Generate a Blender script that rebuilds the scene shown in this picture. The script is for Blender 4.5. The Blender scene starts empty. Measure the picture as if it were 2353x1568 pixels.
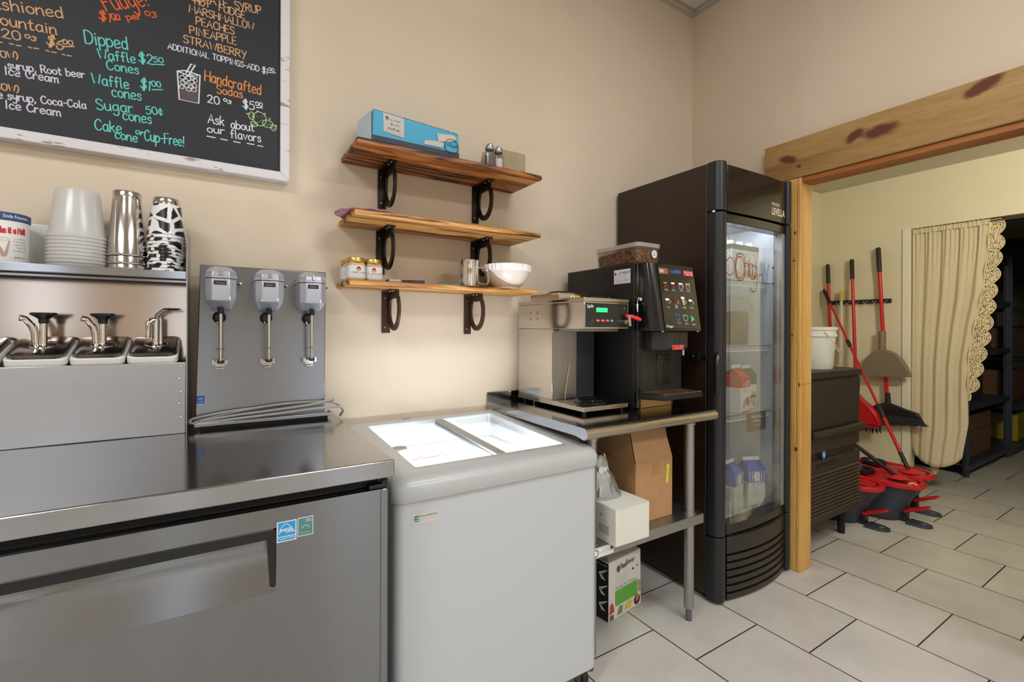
import bpy, math, random
from mathutils import Vector, Matrix
PI = math.pi
sc = bpy.context.scene
col = sc.collection
R = math.radians

# ---------------------------------------------------------------- camera
cam_d = bpy.data.cameras.new('camera')
cam = bpy.data.objects.new('camera', cam_d)
col.objects.link(cam)
sc.camera = cam
F_PX, YAW, ROLL = 1079.73, 1.011125, 0.0038865
cam_d.sensor_fit = 'HORIZONTAL'
cam_d.sensor_width = 36.0
cam_d.lens = 36.0 * F_PX / 2353.0
cam_d.shift_y = (754.59 - 784.0) / 2353.0
cam_d.clip_start = 0.02
_c, _s = math.cos(YAW), math.sin(YAW)
_f = Vector((_c, _s, 0)); _r = Vector((_s, -_c, 0)); _u = Vector((0, 0, 1))
_r2 = _r * math.cos(ROLL) + _u * math.sin(ROLL)
_u2 = -_r * math.sin(ROLL) + _u * math.cos(ROLL)
m = Matrix.Identity(4)
for i in range(3):
    m[i][0] = _r2[i]; m[i][1] = _u2[i]; m[i][2] = -_f[i]
m[2][3] = 1.23
cam.matrix_world = m

# ---------------------------------------------------------------- world, exposure
w = bpy.data.worlds.new('daylight'); sc.world = w; w.use_nodes = True
w.node_tree.nodes['Background'].inputs[0].default_value = (0.84, 0.92, 1.0, 1)
w.node_tree.nodes['Background'].inputs[1].default_value = 2.4
sc.view_settings.view_transform = 'Standard'
sc.view_settings.look = 'None'
sc.view_settings.gamma = 1.0
sc.view_settings.exposure = -0.1
sc.cycles.max_bounces = 10
sc.cycles.diffuse_bounces = 5
sc.cycles.glossy_bounces = 5
sc.cycles.transmission_bounces = 8
sc.cycles.transparent_max_bounces = 32
sc.cycles.sample_clamp_indirect = 6.0
LAMP_W = 34.0          # power of each ceiling panel's lamp
BACK_FILL_W = 38.0          # power of the added back-room fill lamp

# ---------------------------------------------------------------- materials
def lin(c):
    out = []
    for x in c[:3]:
        x = x / 255.0
        out.append(x / 12.92 if x <= 0.04045 else ((x + 0.055) / 1.055) ** 2.4)
    return (out[0], out[1], out[2], 1.0)

def nn(nt, t, **kw):
    n = nt.nodes.new(t)
    for k, v in kw.items():
        if k.startswith('i_'):
            n.inputs[k[2:]].default_value = v
        else:
            setattr(n, k, v)
    return n

_mats = {}
def mat(name, rgb, rough=0.5, metal=0.0, spec=0.5, emit=None, es=1.0, alpha=1.0, coat=0.0, trans=0.0):
    if name in _mats: return _mats[name]
    M = bpy.data.materials.new(name); M.use_nodes = True
    b = M.node_tree.nodes['Principled BSDF']
    b.inputs['Base Color'].default_value = lin(rgb)
    b.inputs['Roughness'].default_value = rough
    b.inputs['Metallic'].default_value = metal
    b.inputs['Specular IOR Level'].default_value = spec
    b.inputs['Alpha'].default_value = alpha
    b.inputs['Coat Weight'].default_value = coat
    b.inputs['Transmission Weight'].default_value = trans
    if emit:
        b.inputs['Emission Color'].default_value = lin(emit)
        b.inputs['Emission Strength'].default_value = es
    _mats[name] = M
    return M

def vary(M, scale=20.0, amt=0.06, bump=0.0, bscale=60.0, stretch=(1, 1, 1), rough_amt=0.0, detail=4):
    """soft noise variation of a material's colour / roughness and a fine bump"""
    nt = M.node_tree; b = nt.nodes['Principled BSDF']
    tc = nn(nt, 'ShaderNodeTexCoord'); mp = nn(nt, 'ShaderNodeMapping'); mp.inputs['Scale'].default_value = stretch
    nt.links.new(tc.outputs['Object'], mp.inputs[0])
    if amt:
        no = nn(nt, 'ShaderNodeTexNoise', i_Scale=scale, i_Detail=detail)
        nt.links.new(mp.outputs[0], no.inputs['Vector'])
        c = b.inputs['Base Color'].default_value[:]
        cr = nn(nt, 'ShaderNodeValToRGB')
        cr.color_ramp.elements[0].position = 0.3; cr.color_ramp.elements[1].position = 0.7
        cr.color_ramp.elements[0].color = (*[x * (1 - amt) for x in c[:3]], 1)
        cr.color_ramp.elements[1].color = (*[min(1, x * (1 + amt)) for x in c[:3]], 1)
        nt.links.new(no.outputs['Fac'], cr.inputs[0]); nt.links.new(cr.outputs[0], b.inputs['Base Color'])
        if rough_amt:
            r0 = b.inputs['Roughness'].default_value
            mr = nn(nt, 'ShaderNodeMapRange'); mr.inputs[3].default_value = r0 - rough_amt; mr.inputs[4].default_value = r0 + rough_amt
            nt.links.new(no.outputs['Fac'], mr.inputs[0]); nt.links.new(mr.outputs[0], b.inputs['Roughness'])
    if bump:
        n2 = nn(nt, 'ShaderNodeTexNoise', i_Scale=bscale, i_Detail=5.0)
        nt.links.new(mp.outputs[0], n2.inputs['Vector'])
        bp = nn(nt, 'ShaderNodeBump'); bp.inputs['Strength'].default_value = bump; bp.inputs['Distance'].default_value = 0.004
        nt.links.new(n2.outputs['Fac'], bp.inputs['Height']); nt.links.new(bp.outputs[0], b.inputs['Normal'])
    return M

def steel(name, rgb=(176, 174, 170), rough=0.27, stretch=(2, 2, 120), amt=0.02, bump=0.0, aniso=0.0):
    M = mat(name, rgb, rough, 1.0)
    if aniso:      # brushed grain: highlights drawn out up and down
        b = M.node_tree.nodes['Principled BSDF']; tg = nn(M.node_tree, 'ShaderNodeTangent', direction_type='RADIAL', axis='Z')
        M.node_tree.links.new(tg.outputs[0], b.inputs['Tangent']); b.inputs['Anisotropic'].default_value = aniso; b.inputs['Anisotropic Rotation'].default_value = 0.25
    return vary(M, 3.0, amt, bump, 6.0, stretch, 0.02, 3)

def wood(name, c1, c2, c3, axis='x', scale=14.0, long=0.9, rough=0.55, dark=0.5, knots=(), bump=0.12, warp=0.6, lo=0.30, hi=0.68):
    """long-grained timber: c1 light, c2 mid, c3 dark grain; knots = (y, z, a, b) ellipses in object space (y,z)"""
    M = mat(name, c1, rough); nt = M.node_tree; b = nt.nodes['Principled BSDF']
    tc = nn(nt, 'ShaderNodeTexCoord'); mp = nn(nt, 'ShaderNodeMapping')
    s = {'x': (long, scale, scale), 'y': (scale, long, scale), 'z': (scale, scale, long)}[axis]
    mp.inputs['Scale'].default_value = s
    nt.links.new(tc.outputs['Object'], mp.inputs[0])
    no = nn(nt, 'ShaderNodeTexNoise', i_Scale=1.0, i_Detail=6.0, i_Roughness=0.55, i_Distortion=warp)
    nt.links.new(mp.outputs[0], no.inputs['Vector'])
    cr = nn(nt, 'ShaderNodeValToRGB'); e = cr.color_ramp.elements
    e[0].position = lo; e[0].color = lin(c3)
    e[1].position = hi; e[1].color = lin(c1)
    k = e.new(lo + (hi - lo) * dark); k.color = lin(c2)
    nt.links.new(no.outputs['Fac'], cr.inputs[0])
    n2 = nn(nt, 'ShaderNodeTexNoise', i_Scale=3.0, i_Detail=3.0)
    m2 = nn(nt, 'ShaderNodeMapping'); m2.inputs['Scale'].default_value = tuple(q * 4 for q in s)
    nt.links.new(tc.outputs['Object'], m2.inputs[0]); nt.links.new(m2.outputs[0], n2.inputs['Vector'])
    mx = nn(nt, 'ShaderNodeMixRGB', blend_type='MULTIPLY'); mx.inputs[0].default_value = 0.35
    cr2 = nn(nt, 'ShaderNodeValToRGB'); cr2.color_ramp.elements[0].position = 0.3; cr2.color_ramp.elements[0].color = (0.45, 0.4, 0.35, 1)
    cr2.color_ramp.elements[1].position = 0.6
    nt.links.new(n2.outputs['Fac'], cr2.inputs[0])
    nt.links.new(cr.outputs[0], mx.inputs[1]); nt.links.new(cr2.outputs[0], mx.inputs[2])
    last = mx.outputs[0]
    if knots:
        sp = nn(nt, 'ShaderNodeSeparateXYZ'); nt.links.new(tc.outputs['Object'], sp.inputs[0])
        wn = nn(nt, 'ShaderNodeTexNoise', i_Scale=22.0, i_Detail=3.0); nt.links.new(tc.outputs['Object'], wn.inputs['Vector'])
        for (ky, kz, ka, kb, kt) in knots:
            cx = nn(nt, 'ShaderNodeCombineXYZ')
            a1 = nn(nt, 'ShaderNodeMath', operation='SUBTRACT'); a1.inputs[1].default_value = ky
            nt.links.new(sp.outputs['Y'], a1.inputs[0]); nt.links.new(a1.outputs[0], cx.inputs[0])
            a2 = nn(nt, 'ShaderNodeMath', operation='SUBTRACT'); a2.inputs[1].default_value = kz
            nt.links.new(sp.outputs['Z'], a2.inputs[0]); nt.links.new(a2.outputs[0], cx.inputs[1])
            rot = nn(nt, 'ShaderNodeVectorRotate', rotation_type='Z_AXIS'); rot.inputs['Angle'].default_value = kt
            nt.links.new(cx.outputs[0], rot.inputs[0])
            dv = nn(nt, 'ShaderNodeVectorMath', operation='DIVIDE'); dv.inputs[1].default_value = (ka, kb, 1)
            nt.links.new(rot.outputs[0], dv.inputs[0])
            ln = nn(nt, 'ShaderNodeVectorMath', operation='LENGTH'); nt.links.new(dv.outputs[0], ln.inputs[0])
            ad = nn(nt, 'ShaderNodeMath', operation='MULTIPLY_ADD'); ad.inputs[1].default_value = 0.7; ad.inputs[2].default_value = -0.35
            nt.links.new(wn.outputs['Fac'], ad.inputs[0])
            sm = nn(nt, 'ShaderNodeMath', operation='ADD'); nt.links.new(ln.outputs['Value'], sm.inputs[0]); nt.links.new(ad.outputs[0], sm.inputs[1])
            rp = nn(nt, 'ShaderNodeValToRGB'); ee = rp.color_ramp.elements
            ee[0].position = 0.55; ee[0].color = (1, 1, 1, 1); ee[1].position = 1.0; ee[1].color = (0, 0, 0, 1)
            nt.links.new(sm.outputs[0], rp.inputs[0])
            km = nn(nt, 'ShaderNodeMixRGB'); km.inputs[2].default_value = lin((98, 48, 30))
            nt.links.new(rp.outputs[0], km.inputs[0]); nt.links.new(last, km.inputs[1]); last = km.outputs[0]
    nt.links.new(last, b.inputs['Base Color'])
    bp = nn(nt, 'ShaderNodeBump'); bp.inputs['Strength'].default_value = bump; bp.inputs['Distance'].default_value = 0.003
    nt.links.new(no.outputs['Fac'], bp.inputs['Height']); nt.links.new(bp.outputs[0], b.inputs['Normal'])
    return M

def clear_mat(name, tint=(255, 255, 255), body=0.12, body_rgb=(235, 235, 235), rough=0.06, fres=1.35, gloss_max=0.6):
    """see-through sheet plastic / glass: transparent, a little body colour, fresnel gloss"""
    M = bpy.data.materials.new(name); M.use_nodes = True; nt = M.node_tree
    out = nt.nodes['Material Output']; nt.nodes.remove(nt.nodes['Principled BSDF'])
    tr = nn(nt, 'ShaderNodeBsdfTransparent'); tr.inputs[0].default_value = lin(tint)
    df = nn(nt, 'ShaderNodeBsdfDiffuse'); df.inputs[0].default_value = lin(body_rgb)
    tl = nn(nt, 'ShaderNodeBsdfTranslucent'); tl.inputs[0].default_value = lin(body_rgb)
    md = nn(nt, 'ShaderNodeMixShader'); md.inputs[0].default_value = 0.4
    nt.links.new(df.outputs[0], md.inputs[1]); nt.links.new(tl.outputs[0], md.inputs[2])
    m1 = nn(nt, 'ShaderNodeMixShader'); m1.inputs[0].default_value = body
    nt.links.new(tr.outputs[0], m1.inputs[1]); nt.links.new(md.outputs[0], m1.inputs[2])
    fr = nn(nt, 'ShaderNodeFresnel'); fr.inputs[0].default_value = fres
    mn = nn(nt, 'ShaderNodeMath', operation='MINIMUM'); mn.inputs[1].default_value = gloss_max
    nt.links.new(fr.outputs[0], mn.inputs[0])
    gl = nn(nt, 'ShaderNodeBsdfGlossy'); gl.inputs['Roughness'].default_value = rough
    m2 = nn(nt, 'ShaderNodeMixShader')
    nt.links.new(mn.outputs[0], m2.inputs[0]); nt.links.new(m1.outputs[0], m2.inputs[1]); nt.links.new(gl.outputs[0], m2.inputs[2])
    nt.links.new(m2.outputs[0], out.inputs[0])
    return M

# ---------------------------------------------------------------- mesh tools
_loc = {}
class MB:
    def __init__(s): s.v = []; s.f = []; s.m = []
    def add(s, vs, fs, mi=0):
        o = len(s.v); s.v += [tuple(p) for p in vs]
        for q in fs: s.f.append(tuple(i + o for i in q)); s.m.append(mi)
        return s
    def box(s, x0, x1, y0, y1, z0, z1, mi=0, M=None):
        vs = [Vector((x, y, z)) for z in (z0, z1) for y in (y0, y1) for x in (x0, x1)]
        if M is not None: vs = [M @ q for q in vs]
        return s.add(vs, [(0, 2, 3, 1), (4, 5, 7, 6), (0, 1, 5, 4), (2, 6, 7, 3), (0, 4, 6, 2), (1, 3, 7, 5)], mi)
    def hexa(s, a, mi=0):     # 8 corners: bottom 4 ccw, top 4 ccw
        return s.add(a, [(3, 2, 1, 0), (4, 5, 6, 7), (0, 1, 5, 4), (1, 2, 6, 5), (2, 3, 7, 6), (3, 0, 4, 7)], mi)
    def loft(s, rings, cap0=True, cap1=True, mi=0, closed=True):
        n = len(rings[0]); o = len(s.v)
        for r in rings: s.v += [tuple(p) for p in r]
        for k in range(len(rings) - 1):
            for i in range(n if closed else n - 1):
                j = (i + 1) % n
                s.f.append((o + k * n + i, o + k * n + j, o + (k + 1) * n + j, o + (k + 1) * n + i)); s.m.append(mi)
        if cap0: s.f.append(tuple(o + i for i in range(n))[::-1]); s.m.append(mi)
        if cap1: s.f.append(tuple(o + (len(rings) - 1) * n + i for i in range(n))); s.m.append(mi)
        return s
    def cyl(s, p0, p1, r0, r1=None, n=20, cap=True, mi=0):
        if r1 is None: r1 = r0
        return s.path([p0, p1], [r0, r1], n, mi, cap)
    def path(s, pts, rs, n=12, mi=0, cap=True):
        pts = [Vector(p) for p in pts]
        if not hasattr(rs, '__len__'): rs = [rs] * len(pts)
        rings = []; prev = None
        for i, p in enumerate(pts):
            if i == 0: t = pts[1] - pts[0]
            elif i == len(pts) - 1: t = pts[-1] - pts[-2]
            else: t = (pts[i + 1] - p).normalized() + (p - pts[i - 1]).normalized()
            if t.length < 1e-9: t = pts[i] - pts[i - 1]
            t = t.normalized()
            if prev is None:
                a = t.orthogonal().normalized()
            else:
                a = prev - t * prev.dot(t)
                a = a.normalized() if a.length > 1e-6 else t.orthogonal().normalized()
            prev = a; b = t.cross(a)
            rings.append([p + a * (math.cos(2 * PI * k / n) * rs[i]) + b * (math.sin(2 * PI * k / n) * rs[i]) for k in range(n)])
        return s.loft(rings, cap, cap, mi)
    def lathe(s, c, prof, n=28, mi=0, M=None, cap0=False, cap1=False):
        rings = []
        for (r, z) in prof:
            rg = []
            for k in range(n):
                q = Vector((r * math.cos(2 * PI * k / n), r * math.sin(2 * PI * k / n), z))
                if M is not None: q = M @ q
                rg.append(q + Vector(c))
            rings.append(rg)
        return s.loft(rings, cap0, cap1, mi)
    def prism(s, pts, d, mi=0):
        d = Vector(d); a = [Vector(p) for p in pts]; b = [p + d for p in a]
        return s.loft([a, b], True, True, mi)
    def rrect(s, x0, x1, y0, y1, r, zs, mi=0, n=5, cap=True, M=None):
        """rounded rectangle lofted through zs = [(z, inset), ...]"""
        rings = []
        for (z, ins) in zs:
            rg = []
            for (cx, cy, a0) in ((x1 - r, y1 - r, 0), (x0 + r, y1 - r, 90), (x0 + r, y0 + r, 180), (x1 - r, y0 + r, 270)):
                for k in range(n + 1):
                    a = R(a0 + 90.0 * k / n); rr = max(r - ins, 0.0005)
                    q = Vector((cx + rr * math.cos(a), cy + rr * math.sin(a), z))
                    if M is not None: q = M @ q
                    rg.append(q)
            rings.append(rg)
        return s.loft(rings, cap, cap, mi)
    def grid(s, fn, nu, nv, mi=0):
        o = len(s.v)
        for j in range(nv + 1):
            for i in range(nu + 1): s.v.append(tuple(fn(i / nu, j / nv)))
        for j in range(nv):
            for i in range(nu):
                a = o + j * (nu + 1) + i
                s.f.append((a, a + 1, a + nu + 2, a + nu + 1)); s.m.append(mi)
        return s
    def build(s, name, mats, parent=None, bevel=0.0, seg=2, smooth=True, ang=35, solid=0.0, label=None, sub=0):
        if not isinstance(mats, (list, tuple)): mats = [mats]
        base = _loc.get(parent.name, Vector((0, 0, 0))) if parent else Vector((0, 0, 0))
        me = bpy.data.meshes.new(name)
        me.from_pydata([(q[0] - base[0], q[1] - base[1], q[2] - base[2]) for q in s.v], [], s.f)
        for M in mats: me.materials.append(M)
        me.polygons.foreach_set('material_index', s.m)
        me.update()
        if smooth:
            me.polygons.foreach_set('use_smooth', [True] * len(me.polygons))
            me.set_sharp_from_angle(angle=R(ang))
        o = bpy.data.objects.new(name, me); col.objects.link(o)
        if parent: o.parent = parent
        _loc[o.name] = base
        if solid:
            q = o.modifiers.new('thick', 'SOLIDIFY'); q.thickness = solid; q.offset = 0
        if bevel:
            q = o.modifiers.new('bevel', 'BEVEL'); q.width = bevel; q.segments = seg; q.limit_method = 'ANGLE'; q.angle_limit = R(40)
        if sub:
            q = o.modifiers.new('sub', 'SUBSURF'); q.levels = sub; q.render_levels = sub
        if label: o['label'] = label
        return o

def thing(name, label, cat, loc=(0, 0, 0), group=None):
    o = bpy.data.objects.new(name, None); col.objects.link(o)
    o.empty_display_size = 0.05
    o.location = loc; o['label'] = label; o['category'] = cat
    if group: o['group'] = group
    _loc[o.name] = Vector(loc)
    return o
def tag(o, label, cat, group=None):
    o['label'] = label; o['category'] = cat
    if group: o['group'] = group
    return o
def struct(o):
    o['kind'] = 'structure'; return o
def dup(root, loc, label=None, group=None, rotz=0.0):
    r = root.copy(); col.objects.link(r); r.location = loc; r.rotation_euler = (0, 0, rotz)
    if label: r['label'] = label
    if group: r['group'] = group
    for ch in list(root.children):
        c = ch.copy(); col.objects.link(c); c.parent = r
        for g in list(ch.children):
            d = g.copy(); col.objects.link(d); d.parent = c
    return r

# ---------------------------------------------------------------- lettering
GL = {
'A': (7, "0 0 3.5 10 7 0|1.2 3.6 5.8 3.6"), 'B': (6, "0 0 0 10|~0 10 4 10 4.6 7.6 3.6 5.4 0 5.2|~0 5.2 4.6 5 5.6 2.6 4.2 0.2 0 0"),
'C': (6.4, "~6.2 8.4 4.6 10 2 9.4 0.2 6 0.6 2.4 2.6 0.1 5 0.4 6.4 1.8"), 'D': (6.6, "0 0 0 10|~0 10 3.6 9.8 6.4 7.4 6.4 3 3.8 0.2 0 0"),
'E': (5.2, "5 10 0 10 0 0 5.2 0|0 5.2 4 5.2"), 'F': (5.2, "5.2 10 0 10 0 0|0 5.2 4 5.2"),
'G': (6.8, "~6.2 8.6 4.4 10 1.8 9.2 0.2 5.6 1 1.6 3.2 0 5.8 0.8 6.6 2.6|4 4.4 6.6 4.4 6.6 0"), 'H': (6.4, "0 0 0 10|6.4 0 6.4 10|0 5 6.4 5.2"),
'I': (2.6, "1.3 0 1.3 10"), 'K': (6, "0 0 0 10|5.8 10 0 4.6|1.6 5.8 6 0"), 'L': (5, "0 10 0 0 5 0"), 'M': (8, "0 0 0.8 10 4 3.4 7.2 10 8 0"),
'N': (6.6, "0 0 0 10 6.6 0 6.6 10"), 'O': (7, "~3.5 10 1 9 0 5 1 1 3.5 0 6 1 7 5 6 9 3.5 10"), 'P': (5.8, "0 0 0 10|~0 10 4 10 5.6 8.2 5 5.6 2.6 4.6 0 4.8"),
'R': (6, "0 0 0 10|~0 10 4 10 5.4 8.2 4.6 5.8 2.4 5 0 5.2|2.2 5 6 0"), 'S': (5.6, "~5.4 8.6 4 10 1.4 9.8 0.3 8 1.2 6 4 4.8 5.6 2.8 4.6 0.5 2 0 0 1.4"),
'T': (6, "3 0 3 10|0 10 6 10"), 'U': (6.4, "~0 10 0 4 1 0.8 3.2 0 5.4 0.8 6.4 4 6.4 10"), 'V': (6.6, "0 10 3.3 0 6.6 10"), 'W': (8.4, "0 10 2 0 4.2 7 6.4 0 8.4 10"), 'X': (6, "0 0 6 10|0 10 6 0"),
'Y': (6, "0 10 3 5|6 10 1.8 -2"), 'Z': (6, "0 10 6 10 0 0 6 0"),
'a': (5.4, "~4.8 5.4 2.6 6.4 0.4 4.6 0.3 1.6 2 0 4 1 4.8 3.4|4.8 6.2 4.9 1 5.6 0"), 'b': (5, "0 10 0 0|~0 4.4 2.6 6.2 5 4.2 4.6 1 2.2 -0.1 0 1"),
'c': (4.6, "~4.4 5 2.6 6.3 0.5 5 0.2 2 2 0 4.6 0.8"), 'd': (5.4, "4.9 10 4.9 0|~4.9 4.6 2.6 6.3 0.4 4.6 0.3 1.6 2 0 4.9 1.8"),
'e': (5, "~0.4 3 4.6 3.6 4.2 5.8 2.2 6.3 0.4 4.4 0.4 1.6 2.2 0 5 1"), 'f': (4, "~4 9.2 2.6 10 1.6 8.6 1.6 4 1.4 0|0 5.4 3.4 5.6"),
'g': (5.2, "~4.7 5.4 2.6 6.3 0.4 4.6 0.3 2 2 0.6 4.6 2.4|~4.8 6.2 4.9 -1 3.6 -3.8 1.4 -3.8 0.2 -2.4"), 'h': (5, "0 10 0 0|~0 3.6 2.4 6.2 4.4 5 4.7 0"),
'i': (1.8, "0.9 6 0.9 0|0.9 8.2 1 8.7"), 'k': (4.6, "0 10 0 0|4.2 6.2 0 2.8|1.4 3.9 4.6 0"), 'l': (2, "~0.6 10 0.6 2 0.9 0.4 2 0"),
'm': (8, "0 6.2 0 0|~0 4 1.8 6.2 3.6 5 3.8 0|~3.8 4 5.8 6.2 7.4 5 7.6 0.4 8.2 0"), 'n': (5, "0 6.2 0 0|~0 3.8 2.4 6.2 4.4 5 4.6 0.4 5.2 0"),
'o': (5, "~2.5 6.3 0.4 5 0.2 2 2.4 0 4.7 1.4 4.8 4.6 2.5 6.3"), 'p': (5, "0 6.2 0 -4|~0 4.4 2.6 6.3 5 4.4 4.7 1.4 2.4 0 0 1.2"),
'r': (3.8, "0 6.2 0 0|~0 3.6 1.8 6 3.8 5.6"), 's': (4.2, "~4 5.2 2.4 6.4 0.6 5.4 1 3.8 3.4 2.8 3.8 1 2 -0.1 0 0.8"), 't': (4, "~1.8 9 1.6 2 2.4 0 4 0.6|0 6.2 3.8 6.4"),
'u': (5, "~0 6.2 0.2 1.6 1.8 0 4 1 4.6 3.6|4.6 6.2 4.7 0.8 5.4 0"), 'v': (4.6, "0 6.2 2.2 0 4.6 6.2"), 'w': (6.6, "~0 6.2 0.4 1.4 1.8 0 3.2 2 3.3 4.6|~3.3 3 4 0.2 5.6 0.6 6.6 6.2"),
'x': (4.6, "0 6 4.6 0|4.4 6.2 0 0"), 'y': (5, "~0 6.2 0.4 2.6 2.2 1.6 4.4 3.4|4.8 6.2 4.2 -1.6|~4.4 1 3.6 -3 1.6 -4 0 -3"), 'z': (4.6, "~0.2 5.6 2.6 6.4 4.2 5 2.2 3.4 4.4 2 3.2 -0.6 1 -1.2 0 0"),
'0': (5.6, "~2.8 10 0.6 8.4 0 5 0.8 1.2 2.8 0 5 1.4 5.6 5 4.8 8.8 2.8 10"), '1': (2.6, "0.2 8 1.6 10 1.6 0"), '2': (5.6, "~0.4 8 2 10 4.6 9.4 5 7 3 3.6 0 0.2 2 0.6 5.6 0"),
'3': (5.2, "~0.4 9 3 10 4.8 8 2 5.4 5 3.4 4 0.4 0 0.6"), '5': (5.4, "5 10 1 10 0.6 6|~0.6 6 3.6 6.4 5.4 4 4.4 0.8 1.6 0 0 1"), '6': (5.4, "~4.4 9.6 1.6 7.4 0.2 3.4 1.4 0.2 4 0.2 5.4 2.6 4 5 1.4 4.4 0.4 2.6"),
'$': (5.6, "~5.2 8 3.6 9.2 1 8.6 0.6 6.6 3 5 5.4 3.6 4.8 1.2 2.4 0.6 0 1.8|2.2 11 3 -1.4|3.6 11 4.2 -1.2"), '¢': (4.6, "~4.4 5.6 2.4 7 0.4 5.4 0.4 2.4 2.4 0.8 4.6 1.8|2.8 9 2.2 -1"),
'(': (2.6, "~2.6 11 0.6 8 0.4 3 2.4 -1"), ')': (2.6, "~0 11 2 8 2.2 3 0.2 -1"), ',': (1.8, "1.2 0.8 0.4 -1.6"), '.': (1.6, "0.6 0 0.9 0.5"), '-': (3.6, "0.4 4.2 3.4 4.4"), '!': (1.8, "1 10 0.9 3|0.8 0 1 0.6"),
'&': (6, "~6 0 2 7 2.6 9.6 4.4 8.4 0.6 3.4 1.6 0.2 4 0.6 5.8 4"), ' ': (3, ""),
}
def catmull(p, k=4):
    if len(p) < 3: return p
    q = [p[0]] + p + [p[-1]]; o = []
    for i in range(1, len(q) - 2):
        for t in range(k):
            u = t / k; a, b, c, d = q[i - 1], q[i], q[i + 1], q[i + 2]
            o.append(tuple(0.5 * (2 * b[j] + (c[j] - a[j]) * u + (2 * a[j] - 5 * b[j] + 4 * c[j] - d[j]) * u * u + (3 * b[j] - a[j] - 3 * c[j] + d[j]) * u ** 3) for j in range(2)))
    o.append(p[-1]); return o
def hand(text):
    """handwritten line -> (strokes in cap units of 10, total width)"""
    x = 0; out = []
    for ch in text:
        w_, g = GL[ch]
        for st in g.split('|'):
            if not st: continue
            cv = st[0] == '~'; n = [float(q) for q in st.lstrip('~').split()]
            p = [(x + n[i], n[i + 1]) for i in range(0, len(n), 2)]
            out.append(catmull(p) if cv else p)
        x += w_ + 1.7
    return out, x - 1.7

class Decal:
    """flat marks laid on a surface; f(u, v, h) -> point, h = lift off the surface"""
    def __init__(s, f, lift=0.0006): s.f = f; s.mb = MB(); s.h = lift; s.mats = []; s.n = 0
    def mi(s, M):
        if M not in s.mats: s.mats.append(M)
        return s.mats.index(M)
    def up(s, d=0.0002): s.h += d; return s
    def rect(s, u0, v0, u1, v1, M, nu=1):
        s.mb.grid(lambda a, b: s.f(u0 + (u1 - u0) * a, v0 + (v1 - v0) * b, s.h), nu, 1, s.mi(M)); return s
    def poly(s, pts, M):
        s.mb.add([s.f(a, b, s.h) for a, b in pts], [tuple(range(len(pts)))], s.mi(M)); return s
    def disc(s, u, v, r, M, r2=None, n=20, rv=None):
        rv = rv or r
        if r2 is None: return s.poly([(u + r * math.cos(2 * PI * k / n), v + rv * math.sin(2 * PI * k / n)) for k in range(n)], M)
        pts = [(u + r * math.cos(2 * PI * k / n), v + rv * math.sin(2 * PI * k / n)) for k in range(n)]
        return s.stroke(pts + [pts[0]], r - r2, M)
    def stroke(s, pts, wd, M, caps=True):
        k = s.mi(M); hw = wd / 2; n = len(pts); s.n = (s.n + 1) % 9; hh = s.h + 0.00003 * s.n
        L = []; Rr = []
        for i, (x, y) in enumerate(pts):
            a = pts[max(0, i - 1)]; b = pts[min(n - 1, i + 1)]
            dx, dy = b[0] - a[0], b[1] - a[1]; l = math.hypot(dx, dy) or 1e-9
            L.append((x - dy / l * hw, y + dx / l * hw)); Rr.append((x + dy / l * hw, y - dx / l * hw))
        vs = [s.f(a, b, hh) for a, b in L + Rr]
        s.mb.add(vs, [(i + 1, i, n + i, n + i + 1) for i in range(n - 1)], k)
        if caps:
            for (x, y) in (pts[0], pts[-1]):
                s.mb.add([s.f(x + hw * math.cos(2 * PI * q / 8), y + hw * math.sin(2 * PI * q / 8), hh - 0.000012) for q in range(8)], [tuple(range(8))], k)
        return s
    def write(s, text, u0, v0, u1, v1, h, wd, M, rnd=None):
        st, tw = hand(text); L = math.hypot(u1 - u0, v1 - v0); ca, sa = (u1 - u0) / L, (v1 - v0) / L
        sx = L / tw; sy = h / 10.0
        for p in st:
            q = [(u0 + ca * a * sx - sa * b * sy, v0 + sa * a * sx + ca * b * sy) for a, b in p]
            s.stroke(q, wd, M)
        return s
    def print(s, text, u0, v0, u1, h, M, bold=0.0):
        cu = bpy.data.curves.new('lettering', 'FONT'); cu.body = text; cu.offset = bold
        o = bpy.data.objects.new('lettering', cu); me = bpy.data.meshes.new_from_object(o)
        if len(me.vertices):
            xs = [q.co.x for q in me.vertices]; ys = [q.co.y for q in me.vertices]
            a, b = min(xs), max(xs); t = max(ys); lo = 0.0
            s.mb.add([s.f(u0 + (q.co.x - a) / (b - a) * (u1 - u0), v0 + (q.co.y - lo) / (t - lo) * h, s.h) for q in me.vertices],
                     [tuple(p.vertices) for p in me.polygons], s.mi(M))
        bpy.data.objects.remove(o); bpy.data.curves.remove(cu); bpy.data.meshes.remove(me)
        return s
    def scribble(s, u0, v, u1, h, M, seed=0, wd=None):
        """illegible small print: a run of short strokes like worn letters"""
        rn = random.Random(seed); u = u0; sg = 1 if u1 > u0 else -1; step = h * 0.62
        while (u1 - u) * sg > step * 0.5:
            if rn.random() < 0.86:
                p = [(u + sg * step * 0.1, v + h * rn.choice((0, 0.5, 1))), (u + sg * step * rn.uniform(0.2, 0.7), v + h * rn.random()), (u + sg * step * 0.8, v + h * rn.choice((0, 0.5, 1)))]
                s.stroke(p, wd or h * 0.2, M, caps=False)
            u += sg * step
        return s
    def build(s, name, parent, label=None): return s.mb.build(name, s.mats, parent, smooth=False, label=label)

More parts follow.
